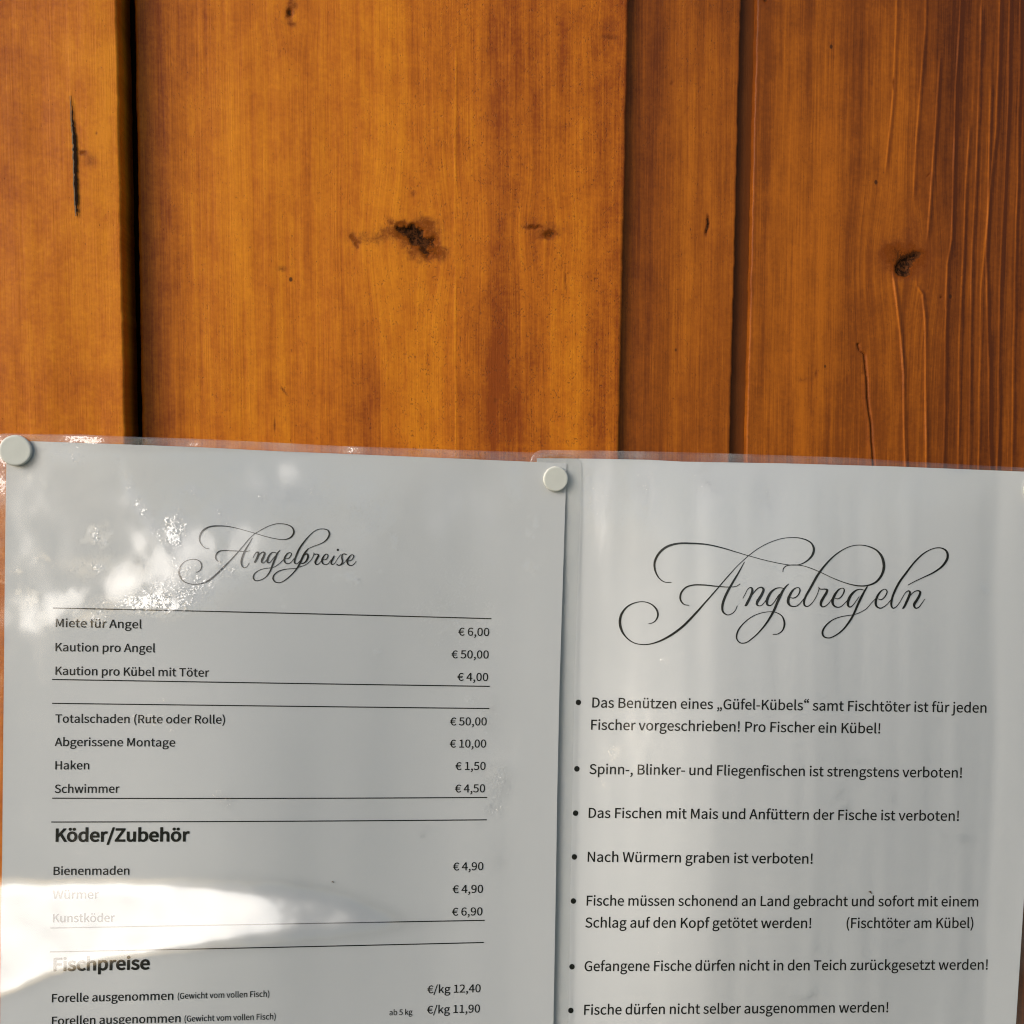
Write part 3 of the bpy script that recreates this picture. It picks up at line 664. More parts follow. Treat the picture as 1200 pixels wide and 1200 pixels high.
# ---- lettering
GL = json.loads(r'''{"!":[113,[[44,127,46,77,53,77,60,77,68,77,69,127,70,176,72,226,72,238,72,250,72,262,62,262,51,262,40,262,40,250,41,238,41,226,42,176],[44,-5,56,-5,69,-5,79,5,79,20,79,34,69,44,56,44,44,44,33,34,33,20,33,5]]],"(":[118,[[51,-16,84,-69,90,-66,97,-63,103,-60,73,-10,59,49,59,109,59,168,73,227,103,277,97,280,90,283,84,286,51,234,32,178,32,109,32,40]]],")":[118,[[28,-66,35,-69,67,-16,86,40,86,109,86,178,67,234,35,286,28,283,21,280,15,277,45,227,60,168,60,109,60,49,45,-10,15,-60,21,-63]]],",":[97,[[24,-60,26,-67,58,-53,77,-27,77,7,77,30,67,44,50,44,37,44,26,36,26,22,26,8,37,-1,50,-1,51,-1,52,0,54,0,53,-21,40,-38,19,-48,21,-54]]],"-":[121,[[16,94,16,86,46,86,76,86,106,86,106,94,106,102,106,110,76,110,46,110,16,110,16,102]]],"/":[137,[[39,51,4,-63,12,-63,19,-63,27,-63,62,51,97,164,132,278,124,278,117,278,109,278,74,164]]],"0":[194,[[48,-5,97,-5,146,-5,177,40,177,129,177,218,146,261,97,261,48,261,18,218,18,129,18,40],[126,21,97,21,68,21,48,54,48,129,48,204,68,236,97,236,126,236,146,204,146,129,146,54]]],"1":[194,[[31,9,31,0,78,0,125,0,172,0,172,9,172,18,172,27,154,27,137,27,120,27,120,103,120,180,120,257,112,257,104,257,96,257,82,249,65,243,42,238,42,232,42,225,42,218,58,218,73,218,88,218,88,154,88,90,88,27,69,27,50,27,31,27,31,18]]],"2":[194,[[15,6,15,0,69,0,123,0,177,0,177,9,177,18,177,28,153,28,129,28,106,28,93,28,77,26,64,25,124,82,165,134,165,186,165,231,136,261,90,261,57,261,35,246,14,224,20,218,26,212,33,206,47,223,65,235,86,235,118,235,133,214,133,185,133,140,96,89,15,19,15,13]]],"4":[194,[[119,24,119,0,129,0,139,0,149,0,149,24,149,47,149,71,161,71,172,71,183,71,183,79,183,88,183,96,172,96,161,96,149,96,149,150,149,203,149,257,137,257,126,257,114,257,78,202,43,147,7,92,7,85,7,78,7,71,44,71,82,71,119,71,119,47],[119,123,119,96,93,96,67,96,40,96,60,125,79,155,99,184,106,196,113,209,119,222,120,222,120,222,121,222,120,209,119,188,119,175,119,149]]],"5":[194,[[51,-5,92,-5,135,-5,176,27,176,83,176,140,141,165,98,165,83,165,71,161,60,155,62,180,64,205,67,229,99,229,131,229,163,229,163,238,163,248,163,257,122,257,80,257,39,257,36,217,33,177,30,137,36,133,42,130,47,126,62,136,73,141,90,141,122,141,143,119,143,83,143,45,119,22,89,22,59,22,40,36,26,50,20,43,15,36,9,29,27,12]]],"6":[194,[[56,-5,105,-5,145,-5,179,29,179,79,179,133,151,159,108,159,88,159,65,148,50,129,51,208,80,235,116,235,131,235,147,227,157,215,163,222,169,228,175,235,160,250,141,261,114,261,65,261,20,223,20,123,20,38],[54,50,50,103,67,127,87,136,103,136,134,136,149,113,149,79,149,44,130,21,105,21,73,21]]],"9":[194,[[54,-5,82,-5,130,-5,175,35,175,139,175,221,138,261,89,261,49,261,15,228,15,178,15,125,43,97,86,97,107,97,130,110,145,129,143,49,114,22,81,22,64,22,49,29,38,42,32,35,26,28,20,22,35,7],[141,208,145,155,128,131,109,121,91,121,61,121,46,144,46,178,46,213,64,236,89,236,122,236]]],"A":[213,[[30,86,1,0,12,0,23,0,34,0,42,26,51,52,59,78,90,78,121,78,153,78,161,52,169,26,177,0,189,0,200,0,211,0,182,86,153,171,124,257,112,257,100,257,88,257,59,171],[93,104,67,104,71,117,75,130,79,144,89,173,97,200,105,230,106,230,106,230,106,230,115,201,123,173,132,144,136,130,141,117,145,104,119,104]]],"B":[230,[[35,86,35,0,63,0,90,0,117,0,174,0,214,25,214,75,214,110,193,131,162,137,162,137,162,138,162,138,186,146,200,168,200,194,200,239,163,257,111,257,86,257,61,257,35,257,35,171],[80,148,68,148,68,176,68,203,68,231,81,231,94,231,107,231,147,231,168,220,168,190,168,164,150,148,106,148,93,148],[83,26,68,26,68,58,68,90,68,123,83,123,97,123,112,123,158,123,182,108,182,76,182,42,157,26,112,26,97,26]]],"D":[241,[[35,86,35,0,57,0,79,0,101,0,178,0,220,48,220,129,220,211,178,257,99,257,78,257,57,257,35,257,35,171],[77,27,68,27,68,95,68,162,68,230,77,230,87,230,97,230,157,230,187,194,187,129,187,64,157,27,97,27,87,27]]],"F":[193,[[35,86,35,0,46,0,57,0,68,0,68,38,68,77,68,115,100,115,133,115,166,115,166,124,166,133,166,143,133,143,100,143,68,143,68,171,68,200,68,229,106,229,145,229,183,229,183,238,183,248,183,257,134,257,85,257,35,257,35,171]]],"G":[241,[[69,-5,136,-5,171,-5,199,8,215,25,215,61,215,97,215,133,187,133,159,133,131,133,131,124,131,115,131,106,149,106,167,106,186,106,186,84,186,61,186,39,175,29,158,24,139,24,84,24,54,64,54,129,54,193,87,233,139,233,165,233,181,222,194,209,200,216,206,223,212,230,197,245,174,261,138,261,70,261,20,211,20,128,20,45]]],"H":[255,[[35,86,35,0,46,0,57,0,68,0,68,40,68,81,68,121,107,121,147,121,187,121,187,81,187,40,187,0,198,0,209,0,220,0,220,86,220,171,220,257,209,257,198,257,187,257,187,221,187,185,187,149,147,149,107,149,68,149,68,185,68,221,68,257,57,257,46,257,35,257,35,171]]],"K":[226,[[35,86,35,0,46,0,57,0,68,0,68,27,68,54,68,81,82,99,97,116,112,134,137,89,163,45,189,0,201,0,213,0,225,0,194,53,163,106,132,159,159,192,186,224,213,257,200,257,188,257,176,257,140,214,104,171,68,128,68,128,68,128,68,128,68,171,68,214,68,257,57,257,46,257,35,257,35,171]]],"L":[190,[[35,86,35,0,84,0,132,0,180,0,180,9,180,18,180,28,143,28,105,28,68,28,68,104,68,180,68,257,57,257,46,257,35,257,35,171]]],"M":[284,[[35,86,35,0,45,0,55,0,64,0,64,47,64,95,64,142,64,164,62,195,60,218,61,218,61,218,62,218,69,198,75,179,82,159,99,115,115,70,131,26,138,26,145,26,153,26,169,70,185,115,201,159,208,179,215,198,222,218,222,218,223,218,223,218,221,195,219,164,219,142,219,95,219,47,219,0,229,0,239,0,249,0,249,86,249,171,249,257,236,257,223,257,210,257,194,211,177,165,161,119,155,102,150,84,143,66,143,66,142,66,142,66,136,84,130,102,123,119,107,165,91,211,74,257,61,257,48,257,35,257,35,171]]],"N":[253,[[35,86,35,0,46,0,56,0,66,0,66,45,66,90,66,135,66,162,63,189,62,215,62,215,63,215,63,215,73,197,82,180,91,162,122,108,153,54,185,0,196,0,207,0,218,0,218,86,218,171,218,257,208,257,197,257,187,257,187,212,187,168,187,123,187,97,189,68,192,42,191,42,190,42,190,42,181,60,171,77,162,95,131,149,100,203,68,257,57,257,46,257,35,257,35,171]]],"P":[221,[[35,86,35,0,46,0,57,0,68,0,68,34,68,68,68,102,82,102,96,102,110,102,166,102,204,127,204,181,204,237,166,257,109,257,84,257,60,257,35,257,35,171],[80,129,68,129,68,162,68,196,68,230,80,230,92,230,104,230,150,230,172,219,172,181,172,145,151,129,106,129,93,129]]],"R":[222,[[82,135,68,135,68,167,68,199,68,230,82,230,96,230,111,230,151,230,173,218,173,185,173,151,151,135,111,135,96,135],[155,36,176,0,188,0,200,0,213,0,191,37,169,75,147,112,182,121,205,145,205,185,205,238,168,257,116,257,89,257,62,257,35,257,35,171,35,86,35,0,46,0,57,0,68,0,68,36,68,73,68,109,83,109,98,109,114,109,135,73]]],"S":[208,[[70,-5,106,-5,160,-5,194,28,194,68,194,106,171,124,141,137,129,142,116,147,104,153,84,161,62,171,62,196,62,218,81,233,110,233,133,233,152,224,168,209,174,216,179,223,185,230,167,248,140,261,110,261,63,261,29,233,29,193,29,156,57,138,81,127,93,122,105,117,118,111,142,100,161,92,161,65,161,41,141,24,107,24,80,24,54,36,36,56,30,48,23,41,17,33,39,10]]],"T":[210,[[89,76,89,0,99,0,110,0,121,0,121,76,121,153,121,229,147,229,173,229,199,229,199,238,199,248,199,257,136,257,74,257,11,257,11,248,11,238,11,229,37,229,63,229,89,229,89,153]]],"W":[307,[[45,86,63,0,76,0,89,0,102,0,115,52,127,103,140,155,144,175,149,194,153,213,153,213,154,213,154,213,159,194,162,175,167,155,180,103,193,52,206,0,219,0,232,0,245,0,263,86,280,171,298,257,288,257,277,257,267,257,258,210,249,164,239,117,235,89,230,62,225,34,225,34,224,34,223,34,217,62,211,90,205,117,193,164,181,210,169,257,160,257,150,257,140,257,128,210,116,164,104,117,98,89,92,62,86,34,86,34,85,34,85,34,79,62,75,89,69,117,60,164,51,210,42,257,31,257,20,257,9,257,27,171]]],"Z":[211,[[18,7,18,0,77,0,136,0,195,0,195,9,195,18,195,28,149,28,103,28,57,28,103,98,148,167,193,237,193,244,193,250,193,257,139,257,84,257,30,257,30,248,30,238,30,229,71,229,112,229,153,229,108,159,63,90,18,20,18,13]]],"a":[197,[[44,-5,76,-5,99,-5,121,8,139,23,139,23,140,23,140,23,141,15,142,8,143,0,152,0,160,0,169,0,169,39,169,78,169,117,169,164,150,195,103,195,72,195,46,181,29,170,33,163,37,155,41,148,56,158,76,168,98,168,129,168,137,145,137,120,56,111,21,91,21,49,21,15],[103,21,85,21,66,21,51,30,51,51,51,76,73,92,137,99,137,81,137,64,137,46,119,30]]],"b":[216,[[98,-5,116,-5,159,-5,199,33,199,98,199,157,172,195,123,195,102,195,81,183,63,168,63,180,64,191,64,202,64,228,64,253,64,279,54,279,43,279,32,279,32,186,32,93,32,0,41,0,49,0,58,0,59,7,60,13,61,20,61,20,62,20,62,20,78,5],[142,22,111,22,98,22,81,27,64,42,64,75,64,109,64,142,82,159,99,168,115,168,151,168,165,140,165,98,165,51]]],"c":[178,[[57,-5,107,-5,130,-5,152,5,169,19,164,26,159,34,155,41,143,30,127,22,110,22,75,22,51,51,51,95,51,139,76,168,111,168,126,168,138,161,149,152,154,159,160,166,165,173,152,185,134,195,110,195,61,195,18,158,18,95,18,32]]],"d":[217,[[49,-5,97,-5,120,-5,140,8,155,22,155,22,155,22,156,22,157,15,158,7,159,0,167,0,176,0,185,0,185,93,185,186,185,279,174,279,163,279,153,279,153,254,153,230,153,206,153,195,154,184,154,173,138,187,123,195,101,195,57,195,19,157,19,95,19,32],[121,22,104,22,71,22,51,49,51,95,51,139,76,168,106,168,122,168,137,162,153,148,153,115,153,82,153,48,137,31]]],"e":[194,[[58,-5,109,-5,135,-5,155,4,172,15,168,22,164,29,160,36,146,27,131,21,113,21,77,21,52,47,50,88,92,88,135,88,178,88,179,92,179,99,179,106,179,160,152,195,103,195,60,195,18,157,18,95,18,32],[83,110,49,110,53,148,77,169,104,169,134,169,151,149,151,110,117,110]]],"f":[114,[[12,172,12,164,20,164,29,164,37,164,37,109,37,55,37,0,48,0,59,0,69,0,69,55,69,109,69,164,83,164,96,164,110,164,110,173,110,181,110,190,96,190,83,190,69,190,69,200,69,210,69,220,69,245,78,258,96,258,103,258,111,256,118,252,120,261,122,269,125,277,116,281,105,283,93,283,55,283,37,259,37,221,37,210,37,200,37,190,29,190,20,189,12,188,12,180]]],"g":[197,[[50,-88,96,-88,155,-88,193,-57,193,-22,193,10,170,23,126,23,114,23,101,23,89,23,63,23,56,32,56,44,56,55,61,61,68,67,76,63,87,60,96,60,135,60,166,86,166,126,166,143,159,157,150,166,163,166,176,166,189,166,189,174,189,182,189,190,167,190,145,190,123,190,116,193,107,195,96,195,58,195,25,169,25,127,25,104,37,86,50,76,50,76,50,75,50,75,40,68,29,55,29,39,29,24,36,14,46,8,46,7,46,7,46,6,28,-5,18,-20,18,-37,18,-69],[118,82,96,82,74,82,56,99,56,127,56,155,74,172,96,172,119,172,137,155,137,127,137,99],[138,-65,101,-65,66,-65,46,-53,46,-32,46,-21,51,-10,65,0,74,-2,83,-3,90,-3,101,-3,112,-3,123,-3,148,-3,161,-9,161,-27,161,-47]]],"h":[212,[[32,93,32,0,43,0,54,0,64,0,64,46,64,92,64,138,83,157,97,167,116,167,141,167,152,152,152,116,152,77,152,39,152,0,163,0,174,0,184,0,184,40,184,80,184,120,184,169,166,195,126,195,100,195,81,181,63,163,63,176,64,189,64,202,64,228,64,253,64,279,54,279,43,279,32,279,32,186]]],"i":[96,[[32,63,32,0,43,0,54,0,64,0,64,63,64,127,64,190,54,190,43,190,32,190,32,127],[36,229,48,229,61,229,70,238,70,251,70,263,61,271,48,271,36,271,27,263,27,251,27,238]]],"j":[96,[[1,-85,12,-85,50,-85,64,-61,64,-22,64,49,64,120,64,190,54,190,43,190,33,190,33,120,33,49,33,-22,33,-45,28,-59,9,-59,2,-59,-4,-57,-9,-56,-11,-64,-13,-72,-15,-80,-9,-83],[36,229,48,229,61,229,70,238,70,251,70,263,61,271,48,271,36,271,27,263,27,251,27,238]]],"k":[193,[[32,93,32,0,43,0,53,0,64,0,64,17,64,33,64,50,76,64,88,78,99,92,118,61,137,31,155,0,167,0,178,0,190,0,166,38,142,76,118,113,139,139,160,165,181,190,169,190,158,190,146,190,119,157,92,123,65,90,65,90,64,90,64,90,64,153,64,216,64,279,53,279,43,279,32,279,32,186]]],"l":[99,[[42,-5,66,-5,75,-5,80,-3,84,-2,83,6,81,15,80,23,76,22,75,22,73,22,68,22,64,26,64,36,64,117,64,198,64,279,54,279,43,279,32,279,32,198,32,118,32,38,32,11]]],"m":[324,[[32,63,32,0,43,0,54,0,64,0,64,46,64,92,64,138,82,158,98,167,112,167,136,167,147,152,147,116,147,77,147,39,147,0,158,0,169,0,179,0,179,46,179,92,179,138,197,158,213,167,227,167,251,167,263,152,263,116,263,77,263,39,263,0,273,0,284,0,294,0,294,40,294,80,294,120,294,169,276,195,237,195,214,195,194,180,174,159,166,181,151,195,121,195,99,195,79,181,62,162,62,162,62,162,62,162,61,172,60,181,58,190,50,190,41,190,32,190,32,127]]],"n":[213,[[32,63,32,0,43,0,54,0,64,0,64,46,64,92,64,138,83,157,97,167,116,167,141,167,152,152,152,116,152,77,152,39,152,0,163,0,174,0,184,0,184,40,184,80,184,120,184,169,166,195,126,195,100,195,80,181,62,162,62,162,62,162,62,162,61,172,60,181,58,190,50,190,41,190,32,190,32,127]]],"o":[212,[[60,-5,106,-5,153,-5,194,32,194,95,194,158,153,195,106,195,60,195,18,158,18,95,18,32],[139,22,106,22,73,22,51,51,51,95,51,139,73,168,106,168,139,168,161,139,161,95,161,51]]],"p":[217,[[32,10,32,-80,43,-80,54,-80,64,-80,64,-59,64,-37,64,-16,64,-5,64,6,63,18,81,3,99,-5,116,-5,159,-5,199,33,199,98,199,157,172,195,123,195,101,195,79,182,62,168,62,168,62,168,62,168,61,175,60,183,58,190,50,190,41,190,32,190,32,100],[142,22,111,22,98,22,81,27,64,42,64,75,64,109,64,142,83,159,99,168,115,168,151,168,165,140,165,98,165,51]]],"r":[136,[[32,63,32,0,43,0,54,0,64,0,64,41,64,81,64,122,77,154,96,166,112,166,120,166,124,165,131,163,133,172,135,182,137,191,131,194,125,195,116,195,95,195,76,180,62,155,62,155,62,155,62,155,61,167,60,179,58,190,50,190,41,190,32,190,32,127]]],"s":[164,[[55,-5,82,-5,127,-5,151,21,151,52,151,88,121,99,93,110,72,118,52,125,52,143,52,158,63,170,88,170,104,170,118,163,131,153,136,160,141,167,146,173,132,185,111,195,87,195,46,195,22,171,22,141,22,109,50,96,77,86,98,78,120,69,120,50,120,34,108,20,83,20,60,20,43,29,27,43,21,36,16,29,11,22,29,7]]],"t":[132,[[51,-5,92,-5,104,-5,116,-1,127,2,125,11,123,19,121,27,114,24,106,21,99,21,77,21,70,35,70,58,70,93,70,129,70,164,87,164,104,164,121,164,121,173,121,181,121,190,104,190,87,190,70,190,70,208,70,226,70,244,61,244,52,244,43,244,42,226,41,208,40,190,30,190,19,189,9,188,9,180,9,172,9,164,19,164,28,164,38,164,38,129,38,94,38,59,38,21]]],"u":[212,[[48,-5,88,-5,114,-5,133,9,151,30,151,30,151,30,152,30,152,20,153,10,154,0,163,0,172,0,181,0,181,63,181,127,181,190,170,190,159,190,149,190,149,145,149,100,149,55,131,33,117,23,97,23,72,23,62,38,62,74,62,112,62,151,62,190,51,190,40,190,29,190,29,150,29,110,29,70,29,21]]],"v":[182,[[50,63,73,0,86,0,98,0,111,0,133,63,155,127,178,190,167,190,157,190,146,190,134,154,122,118,110,82,105,63,98,44,93,26,92,26,92,26,91,26,85,44,79,63,74,82,62,118,50,154,38,190,27,190,16,190,5,190,27,127]]],"w":[281,[[45,63,62,0,75,0,87,0,99,0,108,34,117,68,126,102,131,120,135,138,139,157,140,157,141,157,141,157,146,138,149,120,154,103,163,68,172,34,181,0,194,0,207,0,220,0,237,63,255,127,272,190,261,190,251,190,241,190,232,153,222,117,213,80,209,62,206,45,202,27,201,27,201,27,200,27,195,45,191,62,187,80,177,117,167,153,157,190,146,190,136,190,126,190,116,153,106,117,96,80,91,62,87,45,83,27,83,27,82,27,82,27,78,45,74,62,70,80,61,117,51,153,42,190,31,190,20,190,9,190,27,127]]],"z":[166,[[12,6,12,0,60,0,108,0,156,0,156,9,156,17,156,26,122,26,87,26,53,26,86,75,120,124,153,173,153,179,153,184,153,190,110,190,66,190,23,190,23,181,23,173,23,164,53,164,83,164,112,164,79,115,46,66,12,17,12,11]]],"\u00f6":[212,[[60,-5,106,-5,153,-5,194,32,194,95,194,158,153,195,106,195,60,195,18,158,18,95,18,32],[139,22,106,22,73,22,51,51,51,95,51,139,73,168,106,168,139,168,161,139,161,95,161,51],[57,230,69,230,79,230,88,238,88,249,88,260,79,269,69,269,57,269,49,260,49,249,49,238],[132,230,144,230,155,230,163,238,163,249,163,260,155,269,144,269,132,269,124,260,124,249,124,238]]],"\u00fc":[212,[[48,-5,88,-5,114,-5,133,9,151,30,151,30,151,30,152,30,152,20,153,10,154,0,163,0,172,0,181,0,181,63,181,127,181,190,170,190,159,190,149,190,149,145,149,100,149,55,131,33,117,23,97,23,72,23,62,38,62,74,62,112,62,151,62,190,51,190,40,190,29,190,29,150,29,110,29,70,29,21],[57,230,68,230,79,230,88,238,88,249,88,260,79,269,68,269,57,269,49,260,49,249,49,238],[133,230,144,230,155,230,163,238,163,249,163,260,155,269,144,269,133,269,124,260,124,249,124,238]]],"\u201c":[155,[[51,274,70,283,67,288,65,292,62,297,40,286,18,262,18,231,18,212,31,198,46,198,62,198,70,210,70,221,70,233,61,243,48,243,44,243,41,242,38,240,38,256],[118,274,137,283,134,288,132,292,129,297,107,286,86,262,86,231,86,212,98,198,113,198,129,198,137,210,137,221,137,233,128,243,115,243,111,243,108,242,106,240,106,256]]],"\u201e":[166,[[31,-52,34,-57,61,-41,75,-19,75,13,75,35,66,48,51,48,39,48,30,40,30,26,30,14,40,7,51,7,52,7,53,7,54,7,54,-15,44,-29,25,-42,28,-47],[99,-52,102,-57,129,-41,144,-19,144,13,144,35,135,48,119,48,107,48,99,40,99,26,99,14,109,7,119,7,121,7,122,7,123,7,123,-15,113,-29,93,-42,96,-47]]],"\u20ac":[194,[[9,143,9,137,17,137,24,137,32,137,32,133,32,129,32,125,32,120,32,115,32,110,24,110,17,109,9,109,9,103,9,97,9,92,17,92,26,92,34,92,43,31,78,-5,125,-5,153,-5,175,9,192,32,186,37,180,43,173,49,160,30,146,21,127,21,95,21,74,48,67,92,95,92,123,92,151,92,151,98,151,104,151,111,122,111,93,111,65,111,65,116,65,120,64,125,65,129,65,133,65,137,99,137,132,137,166,137,166,143,166,150,166,156,133,156,100,156,67,156,73,202,95,229,129,229,146,229,159,220,169,206,176,211,182,217,188,223,175,241,153,254,130,254,79,254,43,217,34,156,26,155,17,155,9,154,9,148]]]," ":[78,[]]}''')
CAPH = max(max(s[3::6]) for s in GL['H'][1])

GCACHE = {}
def glyph(ch):
    """filled outline (vertices, faces) of one character and its contours as dense loops; units of cap height"""
    if ch in GCACHE: return GCACHE[ch]
    adv, S = GL[ch]; k = 1.0 / CAPH
    loops = []
    cu = bpy.data.curves.new('glyph', 'CURVE'); cu.dimensions = '2D'; cu.fill_mode = 'BOTH'; cu.resolution_u = 4
    for q in S:
        n = len(q) // 6
        B = np.array(q, float).reshape(n, 3, 2) * k
        sp_ = cu.splines.new('BEZIER'); sp_.bezier_points.add(n - 1); sp_.use_cyclic_u = True
        lp = []
        for i in range(n):
            b = sp_.bezier_points[i]
            b.handle_left_type = b.handle_right_type = 'FREE'
            b.handle_left = (*(B[i, 0] * 100), 0); b.co = (*(B[i, 1] * 100), 0); b.handle_right = (*(B[i, 2] * 100), 0)
            p0, p1, p2, p3 = B[i, 1], B[i, 2], B[(i + 1) % n, 0], B[(i + 1) % n, 1]
            straight = abs(np.cross(p1 - p0, p3 - p0)) + abs(np.cross(p2 - p0, p3 - p0)) < 1e-4
            for t in ([0.0] if straight else (0, .25, .5, .75)):
                lp.append((1 - t) ** 3 * p0 + 3 * (1 - t) ** 2 * t * p1 + 3 * (1 - t) * t * t * p2 + t ** 3 * p3)
        loops.append(np.array(lp))
    V, F = np.zeros((0, 2)), []
    if S:
        o = bpy.data.objects.new('glyph', cu); COL.objects.link(o)
        bpy.context.view_layer.update()
        me = bpy.data.meshes.new_from_object(o.evaluated_get(bpy.context.evaluated_depsgraph_get()))
        V = np.empty(len(me.vertices) * 3); me.vertices.foreach_get('co', V); V = V.reshape(-1, 3)[:, :2] / 100
        F = [list(p.vertices) for p in me.polygons]
        bpy.data.objects.remove(o); bpy.data.meshes.remove(me)
    bpy.data.curves.remove(cu)
    GCACHE[ch] = (adv * k, V, F, loops)
    return GCACHE[ch]

def text_local(s, weight):
    """a line of text: glyph fills plus a thin border of the given half-width that sets the weight"""
    VV, FF, x = [], [], 0.0; nb = 0
    for ch in s:
        adv, V, F, loops = glyph(ch)
        if len(V):
            VV.append(V + [x, 0]); FF += [[i + nb for i in f] for f in F]; nb += len(V)
            for lp in loops:
                n = len(lp)
                for i in range(n):
                    p, q = lp[i], lp[(i + 1) % n]; d = q - p; L = np.hypot(*d)
                    if L < 1e-6: continue
                    d = d / L; m = np.array([-d[1], d[0]]) * weight; e = d * weight * 0.6
                    VV.append(np.array([p - e + m, q + e + m, q + e - m, p - e - m]) + [x, 0]); FF.append([nb, nb + 1, nb + 2, nb + 3]); nb += 4
        x += adv
    return np.concatenate(VV), FF

def text_on(s, a, b, cap, dep, parent, weight=0.012, lean=0.018, off=0.00012, name='text_line'):
    V, F = text_local(s, weight)
    mn, mx = V[:, 0].min(), V[:, 0].max()
    t = (V[:, 0] - mn) / (mx - mn)
    px = a[0] + (b[0] - a[0]) * t + lean * V[:, 1] * cap
    py = a[1] + (b[1] - a[1]) * t - V[:, 1] * cap
    P = on_sheet(px, py, dep, off)
    return link(name, raw(name, P, F, False), INK, parent)

def rule_on(pts, dep, parent, wd=1.25):
    xs = np.linspace(pts[0][0], pts[-1][0], 60)
    p = np.array(pts, float)
    c = np.polyfit(p[:, 0], p[:, 1], 2); ys = np.polyval(c, xs)
    A = on_sheet(xs, ys - wd / 2, dep, 0.00012); B = on_sheet(xs, ys + wd / 2, dep, 0.00012)
    n = len(xs)
    return link('ruled_line', raw('ruled_line', np.concatenate([A, B]), [[i, i + 1, n + i + 1, n + i] for i in range(n - 1)], False), INK, parent)

def catmull(pts, m=7):
    p = np.array(pts, float); p = np.concatenate([[2 * p[0] - p[1]], p, [2 * p[-1] - p[-2]]])
    out = []
    for i in range(1, len(p) - 2):
        # centripetal spacing keeps the uneven traced points smooth
        P0, P1, P2, P3 = p[i - 1:i + 3]
        d = [max(np.hypot(*(q[:2] - r_[:2])), 1e-3) ** 0.5 for q, r_ in ((P1, P0), (P2, P1), (P3, P2))]
        t0, t1 = 0, d[0]; t2 = t1 + d[1]; t3 = t2 + d[2]
        for t in np.linspace(t1, t2, m, endpoint=False):
            A1 = (t1 - t) / (t1 - t0) * P0 + (t - t0) / (t1 - t0) * P1
            A2 = (t2 - t) / (t2 - t1) * P1 + (t - t1) / (t2 - t1) * P2
            A3 = (t3 - t) / (t3 - t2) * P2 + (t - t2) / (t3 - t2) * P3
            B1 = (t2 - t) / (t2 - t0) * A1 + (t - t0) / (t2 - t0) * A2
            B2 = (t3 - t) / (t3 - t1) * A2 + (t - t1) / (t3 - t1) * A3
            out.append((t2 - t) / (t2 - t1) * B1 + (t - t1) / (t2 - t1) * B2)
    out.append(p[-2])
    return np.array(out)

def script_on(strokes, frames, dep, parent, dots=(), thin=0.85, gain=1.12):
    V, F = [], []
    for k, st in enumerate(strokes):
        pts = []
        fr = None
        for q in st:
            if isinstance(q, str): fr = frames[q]; continue
            ox, oy, s = fr
            pts.append((ox + q[0] / s, oy + q[1] / s, max(q[2] / s * gain, thin)))
        c = catmull(pts)
        tg = np.gradient(c[:, :2], axis=0); tg /= np.maximum(np.hypot(tg[:, 0], tg[:, 1]), 1e-6)[:, None]
        nm = np.stack([-tg[:, 1], tg[:, 0]], -1)
        wd = c[:, 2:3]
        # closed ends
        A = c[:, :2] + nm * wd / 2; B = c[:, :2] - nm * wd / 2
        n = len(c)
        e0 = c[0, :2] - tg[0] * wd[0] / 2; e1_ = c[-1, :2] + tg[-1] * wd[-1] / 2
        Q = np.concatenate([A, B, [e0, e1_]])
        P = on_sheet(Q[:, 0], Q[:, 1], dep, 0.00012 + 0.000003 * k)
        b = sum(len(v) for v in V)
        V.append(P)
        F += [[b + i, b + i + 1, b + n + i + 1, b + n + i] for i in range(n - 1)]
        F += [[b, b + n, b + 2 * n], [b + n - 1, b + 2 * n - 1, b + 2 * n + 1]]
    for (fk, x, y, r) in dots:
        ox, oy, s = frames[fk]; a = np.linspace(0, 2 * math.pi, 20, endpoint=False)
        P = on_sheet(ox + (x + r * np.cos(a)) / s, oy + (y + r * np.sin(a)) / s, dep, 0.00012)
        b = sum(len(v) for v in V); V.append(P); F.append(list(range(b, b + 20)))
    return link('script_title', raw('script_title', np.concatenate(V), F, False), INK, parent)

